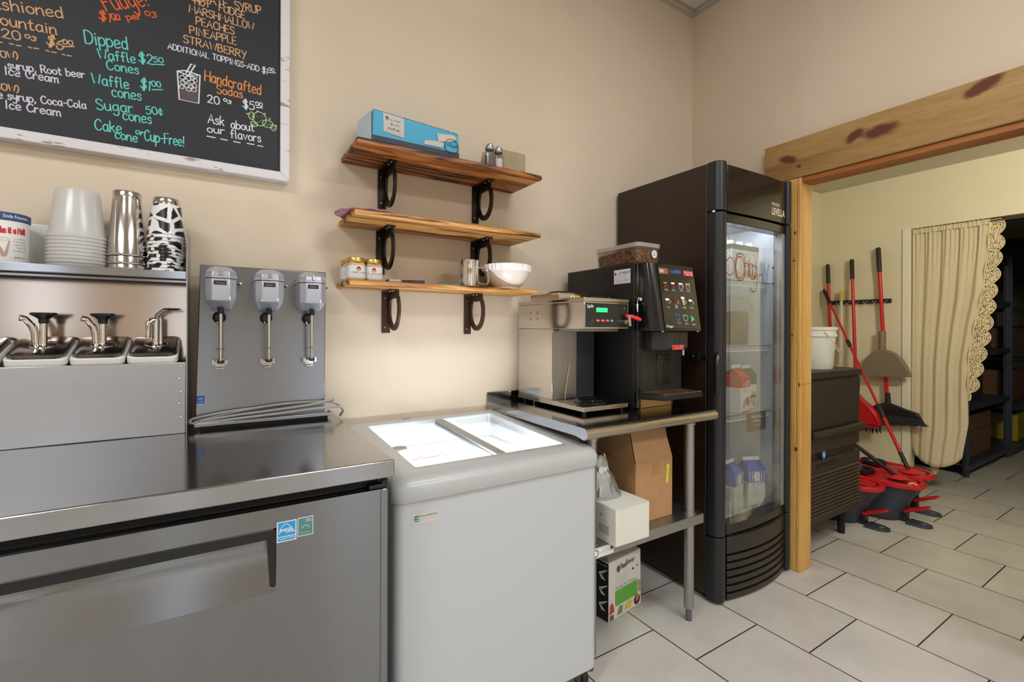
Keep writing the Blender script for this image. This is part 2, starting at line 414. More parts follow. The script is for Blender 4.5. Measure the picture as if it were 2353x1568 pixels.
def plane_f(o, u, v, n):
    o, u, v, n = Vector(o), Vector(u).normalized(), Vector(v).normalized(), Vector(n).normalized()
    return lambda a, b, h: o + u * a + v * b + n * h
def wallf(y):       # marks on a face turned to -y, u = x, v = z in world units
    return lambda a, b, h: Vector((a, y - h, b))
def sidef(x):       # marks on a face turned to -x, u = -y so that text reads left to right, v = z
    return lambda a, b, h: Vector((x - h, -a, b))
def cylf(cx, cy, r, a0, r1=None, z0=0, z1=1):     # marks round an upright cylinder/cone, a = arc length from angle a0 (facing), v = world z
    def f(a, b, h):
        rr = r if r1 is None else r + (r1 - r) * (b - z0) / (z1 - z0)
        t = a0 + a / r
        return Vector((cx + (rr + h) * math.cos(t), cy + (rr + h) * math.sin(t), b))
    return f

# ================================================================ THE SETTING
WA, WB = 1.913, 2.535       # faces of the shelf wall (y) and of the doorway wall (x)
CZ = 3.2
M_wall = vary(mat('wall_paint', (215, 200, 178), 0.62, spec=0.3), 1.6, 0.035, 0.22, 26.0)
M_bwall = vary(mat('back_wall_paint', (219, 212, 184), 0.6, spec=0.3), 1.4, 0.03, 0.06, 40.0)
M_white = mat('white_trim', (226, 222, 206), 0.45)

# floor tiles: 0.396 x 0.406 m in a half-offset bond, dark grout
M_floor = mat('floor_tile', (176, 168, 156), 0.33)
nt = M_floor.node_tree; b = nt.nodes['Principled BSDF']
tc = nn(nt, 'ShaderNodeTexCoord'); sp = nn(nt, 'ShaderNodeSeparateXYZ'); nt.links.new(tc.outputs['Object'], sp.inputs[0])
su = nn(nt, 'ShaderNodeMath', operation='ADD'); su.inputs[1].default_value = -1.114 - 0.203 + 40.6
sv = nn(nt, 'ShaderNodeMath', operation='ADD'); sv.inputs[1].default_value = -1.512 + 39.6
nt.links.new(sp.outputs['Y'], su.inputs[0]); nt.links.new(sp.outputs['X'], sv.inputs[0])
cx = nn(nt, 'ShaderNodeCombineXYZ'); nt.links.new(su.outputs[0], cx.inputs[0]); nt.links.new(sv.outputs[0], cx.inputs[1])
br = nn(nt, 'ShaderNodeTexBrick'); br.offset = 0.5; br.offset_frequency = 2; br.squash = 1.0
br.inputs['Scale'].default_value = 1.0; br.inputs['Mortar Size'].default_value = 0.0028; br.inputs['Mortar Smooth'].default_value = 0.15
br.inputs['Brick Width'].default_value = 0.406; br.inputs['Row Height'].default_value = 0.396; br.inputs['Bias'].default_value = 0.0
br.inputs['Color1'].default_value = lin((214, 210, 203)); br.inputs['Color2'].default_value = lin((206, 201, 193)); br.inputs['Mortar'].default_value = lin((62, 44, 34))
nt.links.new(cx.outputs[0], br.inputs['Vector'])
no = nn(nt, 'ShaderNodeTexNoise', i_Scale=5.0, i_Detail=6.0, i_Roughness=0.6); nt.links.new(tc.outputs['Object'], no.inputs['Vector'])
cr = nn(nt, 'ShaderNodeValToRGB'); cr.color_ramp.elements[0].position = 0.3; cr.color_ramp.elements[0].color = (0.72, 0.72, 0.73, 1)
cr.color_ramp.elements[1].position = 0.7; cr.color_ramp.elements[1].color = (1.0, 1.0, 1.0, 1)
nt.links.new(no.outputs['Fac'], cr.inputs[0])
mx = nn(nt, 'ShaderNodeMixRGB', blend_type='MULTIPLY'); mx.inputs[0].default_value = 0.6
nt.links.new(br.outputs['Color'], mx.inputs[1]); nt.links.new(cr.outputs[0], mx.inputs[2]); nt.links.new(mx.outputs[0], b.inputs['Base Color'])
bp = nn(nt, 'ShaderNodeBump'); bp.invert = True; bp.inputs['Strength'].default_value = 0.5; bp.inputs['Distance'].default_value = 0.002
nt.links.new(br.outputs['Fac'], bp.inputs['Height']); nt.links.new(bp.outputs[0], b.inputs['Normal'])
struct(MB().box(-3.6, 9.0, -4.6, 2.3, -0.08, 0.0).build('floor', M_floor))

# suspended ceiling: white fissured tiles in a metal grid
M_ceil = mat('ceiling_tile', (214, 208, 196), 0.85, spec=0.2)
nt = M_ceil.node_tree; b = nt.nodes['Principled BSDF']
tc = nn(nt, 'ShaderNodeTexCoord'); mp = nn(nt, 'ShaderNodeMapping'); mp.inputs['Location'].default_value = (0.61 * 6 - 2.49, 0.61 * 8 - 1.868, 0)
nt.links.new(tc.outputs['Object'], mp.inputs[0])
br = nn(nt, 'ShaderNodeTexBrick'); br.offset = 0.0; br.inputs['Scale'].default_value = 1.0; br.inputs['Mortar Size'].default_value = 0.012
br.inputs['Brick Width'].default_value = 0.61; br.inputs['Row Height'].default_value = 0.61; br.inputs['Mortar Smooth'].default_value = 0.0
br.inputs['Color1'].default_value = lin((206, 200, 188)); br.inputs['Color2'].default_value = lin((206, 200, 188)); br.inputs['Mortar'].default_value = lin((168, 160, 148))
nt.links.new(mp.outputs[0], br.inputs['Vector'])
no = nn(nt, 'ShaderNodeTexNoise', i_Scale=130.0, i_Detail=3.0); nt.links.new(tc.outputs['Object'], no.inputs['Vector'])
cr = nn(nt, 'ShaderNodeValToRGB'); cr.color_ramp.elements[0].position = 0.36; cr.color_ramp.elements[0].color = (0.5, 0.48, 0.45, 1); cr.color_ramp.elements[1].position = 0.5
nt.links.new(no.outputs['Fac'], cr.inputs[0])
mx = nn(nt, 'ShaderNodeMixRGB', blend_type='MULTIPLY'); mx.inputs[0].default_value = 0.7
nt.links.new(br.outputs['Color'], mx.inputs[1]); nt.links.new(cr.outputs[0], mx.inputs[2]); nt.links.new(mx.outputs[0], b.inputs['Base Color'])
struct(MB().box(-3.6, WB, -4.6, WA, CZ, CZ + 0.06).build('ceiling', M_ceil))
M_angle = mat('ceiling_angle_metal', (176, 168, 156), 0.5)
struct(MB().box(-3.5, WB - 0.001, WA - 0.022, WA - 0.0005, CZ - 0.012, CZ - 0.0005)
       .box(WB - 0.022, WB - 0.0005, -4.4, WA - 0.023, CZ - 0.012, CZ - 0.0005).build('trim_1', M_angle))

# walls of the shop
struct(MB().box(-3.6, WB + 0.07, WA, WA + 0.1, 0, CZ).build('wall_back', M_wall))
D0, D1, DZ = 0.26, 1.285, 2.0          # doorway in the right-hand wall
rw = MB().box(WB, WB + 0.06, D1, WA, 0, CZ).box(WB, WB + 0.06, D0, D1, DZ, CZ).box(WB, WB + 0.06, -4.6, D0, 0, CZ)
struct(rw.build('wall_right', M_wall))
struct(MB().box(-3.6, -3.5, -4.6, WA, 0, CZ).build('wall_left', M_wall))
fw = MB()
wins = [(-2.3, -1.6, 0.9, 2.3), (-0.62, -0.15, 0.05, 2.3), (1.2, 2.0, 0.05, 2.3)]
xs = [-3.6] + [q for w_ in wins for q in w_[:2]] + [WB + 0.07]
for i in range(0, len(xs), 2): fw.box(xs[i], xs[i + 1], -4.6, -4.5, 0, CZ)
for (a, b_, z0, z1) in wins: fw.box(a, b_, -4.6, -4.5, z1, CZ).box(a, b_, -4.6, -4.5, 0, z0)
struct(fw.build('wall_front', M_wall))
M_alu = mat('dark_aluminium', (70, 68, 66), 0.4, 0.8)
for i, (a, b_, z0, z1) in enumerate(wins):
    f = MB()
    for q in ((a, a + .05, z0, z1), (b_ - .05, b_, z0, z1), (a + .05, b_ - .05, z0, z0 + .06), (a + .05, b_ - .05, z1 - .05, z1)):
        f.box(q[0], q[1], -4.58, -4.52, q[2], q[3])
    struct(f.build('window_%d' % (i + 1), M_alu))

# timber lintel, reveal and post round the doorway
M_beam = wood('sawn_pine', (182, 146, 90), (168, 131, 77), (138, 98, 52), 'y', 9.0, 0.8, 0.6, 0.45,
              knots=[(1.300, 2.105, 0.060, 0.024, -0.35), (1.246, 2.055, 0.014, 0.010, 0), (1.005, 2.125, 0.05, 0.030, 0.5),
                     (0.905, 2.115, 0.088, 0.036, 0.0), (0.575, 2.168, 0.075, 0.030, 0.35)], bump=0.2)
M_soff = wood('planed_fir', (176, 112, 56), (156, 92, 42), (126, 70, 32), 'y', 10.0, 0.8, 0.5, 0.5, bump=0.08)
M_post = wood('post_pine', (232, 188, 112), (222, 172, 94), (198, 144, 72), 'z', 11.0, 0.7, 0.5, 0.5,
              knots=[(1.262, 1.72, 0.008, 0.012, 0), (1.268, 1.58, 0.007, 0.007, 0), (1.255, 0.62, 0.010, 0.014, 0), (1.275, 1.2, 0.006, 0.010, 0), (1.24, 0.95, 0.006, 0.016, 0)], bump=0.12)
struct(MB().box(2.49, WB - 0.001, -0.1, 1.422, 2.0, 2.2).build('trim_2', M_beam, bevel=0.004))
struct(MB().box(2.50, 2.601, D0 + 0.001, 1.2335, 1.972, 1.999).build('trim_3', M_soff, bevel=0.003))
struct(MB().box(2.489, WB - 0.001, 1.2545, 1.36, 0.001, 1.998).build('trim_4', M_post, bevel=0.004))
struct(MB().box(2.489, 2.601, 1.2345, 1.2535, 0.001, 1.9985).build('trim_5', M_post, bevel=0.004))
struct(MB().box(2.489, 2.601, D0 + 0.001, D0 + 0.03, 0.001, 1.971).build('trim_6', M_post, bevel=0.004))
# back room and storage beyond
FX, BZ = 4.55, 2.44
struct(MB().box(WB + 0.06, FX, 2.09, 2.19, 0, BZ).build('wall_ice', M_bwall))
O0, O1, OZ = 0.0, 1.446, 2.012
fwll = MB().box(FX, FX + .09, O1, 2.09, 0, BZ).box(FX, FX + .09, O0, O1, OZ, BZ).box(FX, FX + .09, -2.6, O0, 0, BZ)
struct(fwll.build('wall_far', M_bwall))
struct(MB().box(WB + 0.06, FX, -2.7, -2.6, 0, BZ).build('wall_near', M_bwall))
struct(MB().box(WB + 0.06, 9.0, -2.7, 2.19, BZ, BZ + 0.05).build('ceiling.001', mat('back_ceiling_paint', (200, 194, 172), 0.7)))
struct(MB().box(FX - 0.012, FX - 0.0005, O1 + 0.003, O1 + 0.05, 0, OZ + 0.0).build('trim_7', M_white, bevel=0.003))
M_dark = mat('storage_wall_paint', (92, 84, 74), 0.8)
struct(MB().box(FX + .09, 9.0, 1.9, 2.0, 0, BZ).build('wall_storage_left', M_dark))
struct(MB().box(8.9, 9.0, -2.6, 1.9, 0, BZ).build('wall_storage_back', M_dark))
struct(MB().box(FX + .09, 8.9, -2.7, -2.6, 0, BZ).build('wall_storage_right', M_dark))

# ceiling light panels (the shop's lamps) and an added back-room fill lamp
M_lamp = mat('lamp_diffuser', (255, 250, 242), 0.6, emit=(255, 248, 238), es=4.0)
M_bfill = mat('back_fill_diffuser', (255, 246, 226), 0.6, emit=(255, 244, 220), es=4.0)
M_lframe = mat('lamp_frame_white', (230, 228, 224), 0.4)
def ceiling_lamp(x, y, lx, ly, z, M, label, watt, rgb, spread, grp=None):
    t = thing('ceiling_light', label, 'ceiling light', (x, y, z), grp)
    f = MB()
    for q in ((-lx, lx, -ly, -ly + .03), (-lx, lx, ly - .03, ly), (-lx, -lx + .03, -ly + .03, ly - .03), (lx - .03, lx, -ly + .03, ly - .03)):
        f.box(x + q[0], x + q[1], y + q[2], y + q[3], z - .03, z - 0.001)
    f.build('frame', M_lframe, t)
    MB().box(x - lx + .03, x + lx - .03, y - ly + .03, y + ly - .03, z - .022, z - .012).build('diffuser', M, t)
    L = bpy.data.lights.new('lamp', 'AREA'); L.shape = 'RECTANGLE'; L.size = 2 * lx - .06; L.size_y = 2 * ly - .06
    L.energy = watt; L.color = lin(rgb)[:3]; L.spread = R(spread)
    o = bpy.data.objects.new('lamp', L); col.objects.link(o); o.parent = t; o.location = (0, 0, -.024)
for (x, y, q, wh) in ((1.1, 0.0, .62, 'nearest the shelf wall'), (-1.5, 0.0, 1.15, 'above the chalkboard side of the room'),
                   (1.8, -2.2, 1.55, 'at the window end beside the doorway wall'), (-1.45, -2.3, 1.1, 'at the window end far from the doorway')):
    ceiling_lamp(x, y, 0.60, 0.30, CZ, M_lamp, 'long flat ceiling light panel ' + wh, LAMP_W * q, (243, 248, 255), 180, 'ceiling light panels')
# unseen fill lamp added to brighten the far wall of the back room
t = thing('fill_light', 'unseen oblong fill light added on the back-room side of the doorway wall', 'fill light', (WB + .06, -.15, 2.15))
MB().box(WB + .0605, WB + .085, -.40, .10, 2.05, 2.25).build('frame', M_lframe, t, bevel=.004)
MB().box(WB + .0855, WB + .10, -.38, .08, 2.07, 2.23).build('diffuser', M_bfill, t, bevel=.004)
L = bpy.data.lights.new('lamp', 'AREA'); L.shape = 'RECTANGLE'; L.size = .16; L.size_y = .46; L.energy = BACK_FILL_W; L.color = lin((255, 248, 228))[:3]
o = bpy.data.objects.new('lamp', L); col.objects.link(o); o.parent = t; o.location = (.048, 0, 0); o.rotation_euler = (0, -PI / 2, 0)

# ================================================================ shared materials
M_ss = steel('brushed_steel', (172, 174, 178), 0.26, (2, 2, 120))
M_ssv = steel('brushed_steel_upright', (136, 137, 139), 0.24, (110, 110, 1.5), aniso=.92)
M_ssh = steel('brushed_steel_flat', (166, 167, 170), 0.13, (1.5, 110, 110))
M_chrome = mat('polished_steel', (212, 208, 204), 0.09, 1.0)
M_chromed = mat('dull_steel', (150, 146, 142), 0.3, 1.0)
M_black = mat('black_plastic', (18, 18, 19), 0.35)
M_blackm = mat('black_matt', (14, 14, 14), 0.7)
M_wht = mat('white_plastic', (232, 231, 228), 0.4)
M_paper = mat('white_print', (236, 234, 230), 0.6)
M_ink = mat('black_ink', (26, 25, 26), 0.7)
M_grey_ink = mat('grey_ink', (120, 120, 122), 0.7)
M_blue_ink = mat('blue_ink', (44, 84, 160), 0.6)
M_red_ink = mat('red_ink', (196, 40, 44), 0.6)
M_gold = mat('gold_lid', (204, 172, 96), 0.3, 0.9)

# ================================================================ CHALKBOARD
t = thing('chalkboard', 'black chalkboard menu in a worn white frame on the tan wall', 'chalkboard', (-0.35, 1.9, 1.758))
bx0, bx1, bz0, bz1 = -0.90, 0.219, 1.758, 2.72
M_board = vary(mat('chalkboard_black', (27, 31, 37), 0.6), 3.0, 0.22, 0.0)
MB().box(bx0 + .02, bx1 - .02, 1.883, 1.905, bz0 + .025, bz1 - .02).build('board', M_board, t)
M_frame = mat('worn_white_frame', (214, 212, 214), 0.55)
nt = M_frame.node_tree; b = nt.nodes['Principled BSDF']
tc = nn(nt, 'ShaderNodeTexCoord'); mp = nn(nt, 'ShaderNodeMapping'); mp.inputs['Scale'].default_value = (3, 20, 12); nt.links.new(tc.outputs['Object'], mp.inputs[0])
no = nn(nt, 'ShaderNodeTexNoise', i_Scale=4.0, i_Detail=8.0, i_Roughness=0.65); nt.links.new(mp.outputs[0], no.inputs['Vector'])
cr = nn(nt, 'ShaderNodeValToRGB'); e = cr.color_ramp.elements; e[0].position = 0.36; e[0].color = lin((150, 128, 108)); e[1].position = 0.42; e[1].color = lin((216, 214, 217))
nt.links.new(no.outputs['Fac'], cr.inputs[0]); nt.links.new(cr.outputs[0], b.inputs['Base Color'])
f = MB(); fw_ = 0.031
for (a, c_) in (((bx0, bz0), (bx1, bz0)), ((bx1, bz0), (bx1, bz1)), ((bx1, bz1), (bx0, bz1)), ((bx0, bz1), (bx0, bz0))):
    dx, dz = c_[0] - a[0], c_[1] - a[1]; l = math.hypot(dx, dz); ux, uz = dx / l, dz / l; nx, nz = -uz, ux
    p = [(a[0], a[1]), (c_[0], c_[1]), (c_[0] + (nx - ux) * fw_, c_[1] + (nz - uz) * fw_), (a[0] + (nx + ux) * fw_, a[1] + (nz + uz) * fw_)]
    f.prism([(q[0], 1.870, q[1]) for q in p], (0, 0.041, 0))
f.build('frame', M_frame, t, bevel=0.003)
CH = {'t': mat('chalk_tan', (206, 160, 116), 0.9), 'l': mat('chalk_lilac', (206, 200, 216), 0.9), 'r': mat('chalk_red', (222, 98, 46), 0.9),
      'c': mat('chalk_teal', (104, 204, 196), 0.9), 'o': mat('chalk_orange', (222, 140, 76), 0.9), 'w': mat('chalk_white', (216, 222, 226), 0.9),
      'g': mat('chalk_green', (176, 206, 138), 0.9), 'd': mat('chalk_brown', (92, 78, 78), 0.9), 'n': mat('chalk_dull_green', (54, 66, 50), 0.9)}
NAMES = {'t': 'tan chalk writing', 'l': 'lilac chalk writing', 'r': 'red chalk writing', 'c': 'teal chalk writing', 'o': 'orange chalk writing', 'w': 'white chalk writing'}
CHALK=[
('Fashioned','t',-0.5569,2.1146,-0.3888,2.1410,0.0377),
('Fountain','t',-0.5374,2.0762,-0.4036,2.0878,0.0359),
('20','t',-0.5164,2.0418,-0.4786,2.0458,0.0302),
('oz','t',-0.4709,2.0580,-0.4475,2.0549,0.0199),
('$6','t',-0.4264,2.0527,-0.3913,2.0455,0.0368),
('00','t',-0.3899,2.0652,-0.3678,2.0672,0.0168),
('(COW)','t',-0.5383,1.9830,-0.4835,1.9919,0.0212),
('syrup, Root beer','l',-0.5037,1.9583,-0.3408,1.9783,0.0256),
('& Ice Cream','l',-0.5346,1.9386,-0.3992,1.9468,0.0270),
('(COW)','t',-0.5369,1.8941,-0.4820,1.8967,0.0212),
('e syrup, Coca-Cola','l',-0.5233,1.8697,-0.3377,1.8864,0.0255),
('& Ice Cream','l',-0.5343,1.8440,-0.3942,1.8499,0.0270),
('Fudge!','r',-0.2908,2.1988,-0.1866,2.2526,0.0510),
('$1','r',-0.3097,2.1671,-0.2803,2.1666,0.0288),
('00','r',-0.2788,2.1780,-0.2593,2.1817,0.0175),
('per','r',-0.2411,2.1882,-0.2055,2.2039,0.0197),
('oz','r',-0.1976,2.2186,-0.1689,2.2228,0.0240),
('Dipped','c',-0.3397,2.0838,-0.2393,2.0957,0.0404),
('Waffle','c',-0.3094,2.0466,-0.2207,2.0589,0.0311),
('$2','c',-0.2129,2.0657,-0.1781,2.0670,0.0319),
('50','c',-0.1759,2.0777,-0.1506,2.0814,0.0169),
('Cones','c',-0.2902,2.0198,-0.2128,2.0268,0.0293),
('Waffle','c',-0.3236,1.9661,-0.2374,1.9733,0.0328),
('$1','c',-0.2095,1.9841,-0.1842,1.9823,0.0339),
('00','c',-0.1795,1.9984,-0.1569,2.0018,0.0181),
('cones','c',-0.2775,1.9402,-0.2063,1.9453,0.0333),
('Sugar','c',-0.3133,1.8906,-0.2264,1.9013,0.0330),
('50¢','c',-0.1935,1.9067,-0.1517,1.9129,0.0249),
('cones','c',-0.2514,1.8748,-0.1807,1.8777,0.0336),
('Cake','c',-0.3174,1.8285,-0.2552,1.8310,0.0339),
('or','c',-0.2215,1.8385,-0.2012,1.8343,0.0198),
('Cup-Free!','c',-0.1980,1.8218,-0.0949,1.8234,0.0345),
('cone','c',-0.2703,1.8129,-0.2168,1.8111,0.0294),
('CHOCOLATE','t',-0.1415,2.3037,0.0273,2.3248,0.0313),
('SYRUP','t',0.0477,2.3279,0.1282,2.3386,0.0316),
('HOT','t',-0.0673,2.3019,-0.0259,2.3053,0.0260),
('FUDGE','t',0.0007,2.3044,0.0761,2.3033,0.0293),
('MARSHMALLOW','t',-0.0827,2.2713,0.1042,2.2735,0.0291),
('PEACHES','t',-0.0636,2.2372,0.0450,2.2382,0.0297),
('PINEAPPLE','t',-0.0807,2.2002,0.0511,2.2055,0.0297),
('STRAWBERRY','t',-0.0977,2.1656,0.0815,2.1671,0.0289),
('ADDITIONAL','l',-0.1393,2.1316,-0.0282,2.1333,0.0215),
('TOPPINGS-ADD','l',-0.0168,2.1347,0.1210,2.1336,0.0225),
('$1','l',0.1297,2.1330,0.1479,2.1316,0.0245),
('00','l',0.1519,2.1462,0.1687,2.1467,0.0135),
('Handcrafted','o',-0.0393,2.0562,0.1272,2.0522,0.0367),
('Sodas','o',-0.0046,2.0234,0.0713,2.0263,0.0293),
('20','w',-0.0312,1.9845,0.0028,1.9861,0.0276),
('oz','w',0.0137,2.0026,0.0358,1.9975,0.0163),
('$5','w',0.0714,1.9936,0.1067,1.9937,0.0299),
('00','w',0.1109,2.0111,0.1313,2.0110,0.0151),
('Ask','w',-0.0293,1.9174,0.0158,1.9173,0.0319),
('about','w',0.0372,1.9145,0.1062,1.9184,0.0284),
('our','w',-0.0309,1.8854,0.0177,1.8886,0.0255),
('flavors','w',0.0362,1.8810,0.1278,1.8855,0.0298),
]
STROKES={
'dash_t':[[(-0.52, 2.0276), (-0.5163, 2.0277)], [(-0.5014, 2.0301), (-0.4938, 2.0301)], [(-0.4875, 2.0293), (-0.4785, 2.0304)], [(-0.4631, 2.0328), (-0.4566, 2.032)], [(-0.4514, 2.0329), (-0.4422, 2.0341)], [(-0.4263, 2.0344), (-0.4197, 2.0336)], [(-0.4143, 2.0338), (-0.4048, 2.0345)], [(-0.3912, 2.0344), (-0.3857, 2.0335)], [(-0.3802, 2.0341), (-0.3719, 2.0348)]],
'und_t':[[(-0.3899, 2.0571), (-0.365, 2.0651)]],
'und_r':[[(-0.2743, 2.1765), (-0.2584, 2.1832)]],
'und_c':[[(-0.1759, 2.0697), (-0.149, 2.0758)], [(-0.1794, 1.9876), (-0.1536, 1.9942)]],
'und_l':[[(0.1507, 2.1387), (0.1728, 2.1433)]],
'und_w':[[(0.1137, 2.0043), (0.1325, 2.0077)], [(-0.0327, 1.8715), (-0.0095, 1.8711)], [(0.0068, 1.8703), (0.0262, 1.8703)], [(0.0447, 1.8699), (0.0642, 1.8697)], [(0.0851, 1.872), (0.1063, 1.8721)], [(0.118, 1.871), (0.1337, 1.8712)]],
'cup_w':[[(-0.1142, 2.0657), (-0.1089, 1.9748), (-0.0558, 1.9753), (-0.0526, 2.0692), (-0.0837, 2.0602), (-0.1142, 2.0657)], [(-0.1142, 2.0657), (-0.094, 2.0737), (-0.0526, 2.0692)], [(-0.0906, 2.0673), (-0.077, 2.1004), (-0.066, 2.1004), (-0.0837, 2.061)]],
'cup_fill':[[(-0.1101, 2.0361), (-0.0539, 2.0394), (-0.0565, 1.978), (-0.1072, 1.9773)]],
'bubbles':[(-0.1007, 2.0483, 0.0085), (-0.0922, 2.0412, 0.0079), (-0.0837, 2.0498, 0.0085), (-0.0751, 2.0419, 0.0085), (-0.0665, 2.0485, 0.0079), (-0.099, 2.0331, 0.0085), (-0.0887, 2.0256, 0.0085), (-0.0768, 2.0248, 0.0079), (-0.0682, 2.0313, 0.0085), (-0.1023, 2.0177, 0.0073), (-0.0836, 2.0146, 0.0079), (-0.0698, 2.0175, 0.0085), (-0.0734, 2.0527, 0.0067), (-0.0939, 2.0572, 0.0055), (-0.0769, 2.0622, 0.0055), (-0.0648, 2.0623, 0.0055)],
'cactus':[(0.0983, 1.9717, 0.0085, 0.0132), (0.1236, 1.9668, 0.0205, 0.0244), (0.1061, 1.9449, 0.0109, 0.0088), (0.1493, 1.9551, 0.0168, 0.0134), (0.1674, 1.9458, 0.0089, 0.0108)],
'flower':[(0.0859, 1.9753), (0.1168, 1.9918), (0.1393, 1.9884), (0.1553, 1.9744), (0.1755, 1.9544)],
}

for (tx, k, x0, z0, x1, z1, h) in CHALK:
    d = Decal(wallf(1.883), 0.0007)
    d.write(tx, x0, z0, x1, z1, h * (.84 if k in 'tl' else .95), 0.0025 + h * 0.028, CH[k])
    d.build('chalk_writing', t, NAMES[k])
for k in 'tlrcow':
    for key in ('dash_' + k, 'und_' + k):
        for s_ in STROKES.get(key, []):
            d = Decal(wallf(1.883), 0.0009); d.stroke(s_, 0.0034, CH[k]); d.build('chalk_stroke', t, NAMES[k].replace('writing', 'stroke'))
d = Decal(wallf(1.883), 0.0005)
d.poly(STROKES['cup_fill'][0], CH['d']); d.up(0.0003)
for s_ in STROKES['cup_w']: d.stroke(s_, 0.004, CH['w'])
for (x, z, r) in STROKES['bubbles']: d.disc(x, z, r * 0.85, CH['w'], r * 0.85 - 0.0022, n=10)
d.build('chalk_drawing', t, 'chalk drawing of a soda glass with a straw')
d = Decal(wallf(1.883), 0.0005)
for (x, z, a, c_) in STROKES['cactus']:
    d.disc(x, z, a, CH['g'], a - 0.0026, rv=c_, n=18)
    for q in ((-.4, .2), (.3, .4), (.1, -.3), (-.2, -.5), (.4, -.1)): d.stroke([(x + a * q[0], z + c_ * q[1]), (x + a * q[0] + .002, z + c_ * q[1] + .002)], 0.0016, CH['g'])
for (x, z) in STROKES['flower']: d.disc(x, z, 0.0034, CH['t'], n=8)
d.build('chalk_drawing', t, 'green chalk drawing of a prickly pear')
d = Decal(wallf(1.883), 0.0005)
d.stroke([(0.06 + 0.055 * math.cos(R(200 + 14 * q)), 1.862 + 0.04 * math.sin(R(200 + 14 * q))) for q in range(14)], 0.002, CH['n'])
d.build('chalk_smudge', t, 'faint green arc left on the board')

# ================================================================ STEEL PREP COUNTER (undercounter fridge)
t = thing('prep_counter', 'stainless steel undercounter fridge with a steel worktop at the left', 'counter', (-0.25, 1.5, 0))
cx0, cx1, cy0, cz = -0.86, 0.366, 1.118, 0.91
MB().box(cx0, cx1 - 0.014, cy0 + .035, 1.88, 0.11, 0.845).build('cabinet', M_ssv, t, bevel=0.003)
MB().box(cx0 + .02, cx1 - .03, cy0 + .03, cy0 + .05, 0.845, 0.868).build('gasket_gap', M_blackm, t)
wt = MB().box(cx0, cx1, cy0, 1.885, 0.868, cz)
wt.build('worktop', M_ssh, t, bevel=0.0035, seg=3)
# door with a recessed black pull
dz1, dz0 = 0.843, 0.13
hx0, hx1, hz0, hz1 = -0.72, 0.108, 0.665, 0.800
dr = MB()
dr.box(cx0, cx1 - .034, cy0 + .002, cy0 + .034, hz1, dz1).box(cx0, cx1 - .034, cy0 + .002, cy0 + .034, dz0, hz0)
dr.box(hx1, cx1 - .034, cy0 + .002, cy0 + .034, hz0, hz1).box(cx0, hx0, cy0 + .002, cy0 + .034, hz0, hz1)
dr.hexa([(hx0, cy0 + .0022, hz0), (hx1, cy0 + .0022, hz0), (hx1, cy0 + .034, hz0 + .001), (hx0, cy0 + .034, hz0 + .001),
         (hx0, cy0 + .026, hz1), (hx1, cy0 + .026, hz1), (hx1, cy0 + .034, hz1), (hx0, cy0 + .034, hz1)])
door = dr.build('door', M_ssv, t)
g = MB()
g.prism([(hx0, cy0 + .0005, hz1), (hx1 - .006, cy0 + .0005, hz1), (hx1, cy0 + .0005, hz1 - .006), (hx1 - .001, cy0 + .0005, hz0 + .012), (hx1 - .004, cy0 + .0005, hz0 + .008),
         (hx1 - .012, cy0 + .0005, hz0 + .012), (hx1 - .017, cy0 + .0005, hz1 - .022), (hx0, cy0 + .0005, hz1 - .022)], (0, 0.0245, 0))
g.build('pull', M_black, door, bevel=0.002)
MB().box(cx1 - .034, cx1 - .014, cy0 + .004, cy0 + .034, 0.13, 0.842).build('edge_strip', M_ssv, t, bevel=0.003)
MB().box(cx1 - .06, cx1 - .016, cy0 + .006, cy0 + .034, 0.8435, 0.853).cyl((cx1 - .022, cy0 + .018, .8435), (cx1 - .022, cy0 + .018, .862), .010).build('hinge', M_black, t, bevel=0.002)
M_es = mat('sticker_blue', (40, 150, 214), 0.4); M_cec = mat('sticker_teal', (86, 140, 138), 0.35, 0.2); M_ww = mat('sticker_white', (232, 236, 238), 0.5)
d = Decal(wallf(cy0 + .002), 0.0004)
d.rect(.109, .767, .1475, .811, M_ww).up().rect(.111, .769, .1455, .809, M_es).up()
d.stroke([(.113 + .031 * q / 10, .785 + .020 * math.sin(PI * (q / 10) ** .8)) for q in range(11)], .0012, M_ww)
d.write('energy', .115, .789, .137, .791, .008, .0010, M_ww); d.write('STAR', .126, .785, .142, .786, .006, .0009, M_ww)
d.rect(.111, .7775, .1455, .7790, M_ww).scribble(.113, .7715, .143, .0042, M_ww, 3)
d.build('sticker', door, 'blue energy sticker')
d = Decal(wallf(cy0 + .002), 0.0004)
d.rect(.1498, .771, .1815, .812, M_ww).up().rect(.1510, .7725, .1803, .8105, M_cec).up()
d.print('CEC', .166, .8015, .179, .0058, M_ww).scribble(.153, .783, .176, .004, mat('sticker_olive', (120, 120, 80), .5), 5).scribble(.155, .777, .174, .003, M_ww, 6)
d.stroke([(.158 + .016 * q / 8, .788 + .006 * math.sin(PI * q / 8)) for q in range(9)], .0009, M_ww)
d.build('sticker', door, 'teal hologram sticker')
for (x, y) in ((cx0 + .06, 1.2), (cx1 - .07, 1.2), (cx0 + .06, 1.82), (cx1 - .07, 1.82)):
    MB().cyl((x, y, 0), (x, y, 0.11), 0.022).build('foot', M_chromed, t)

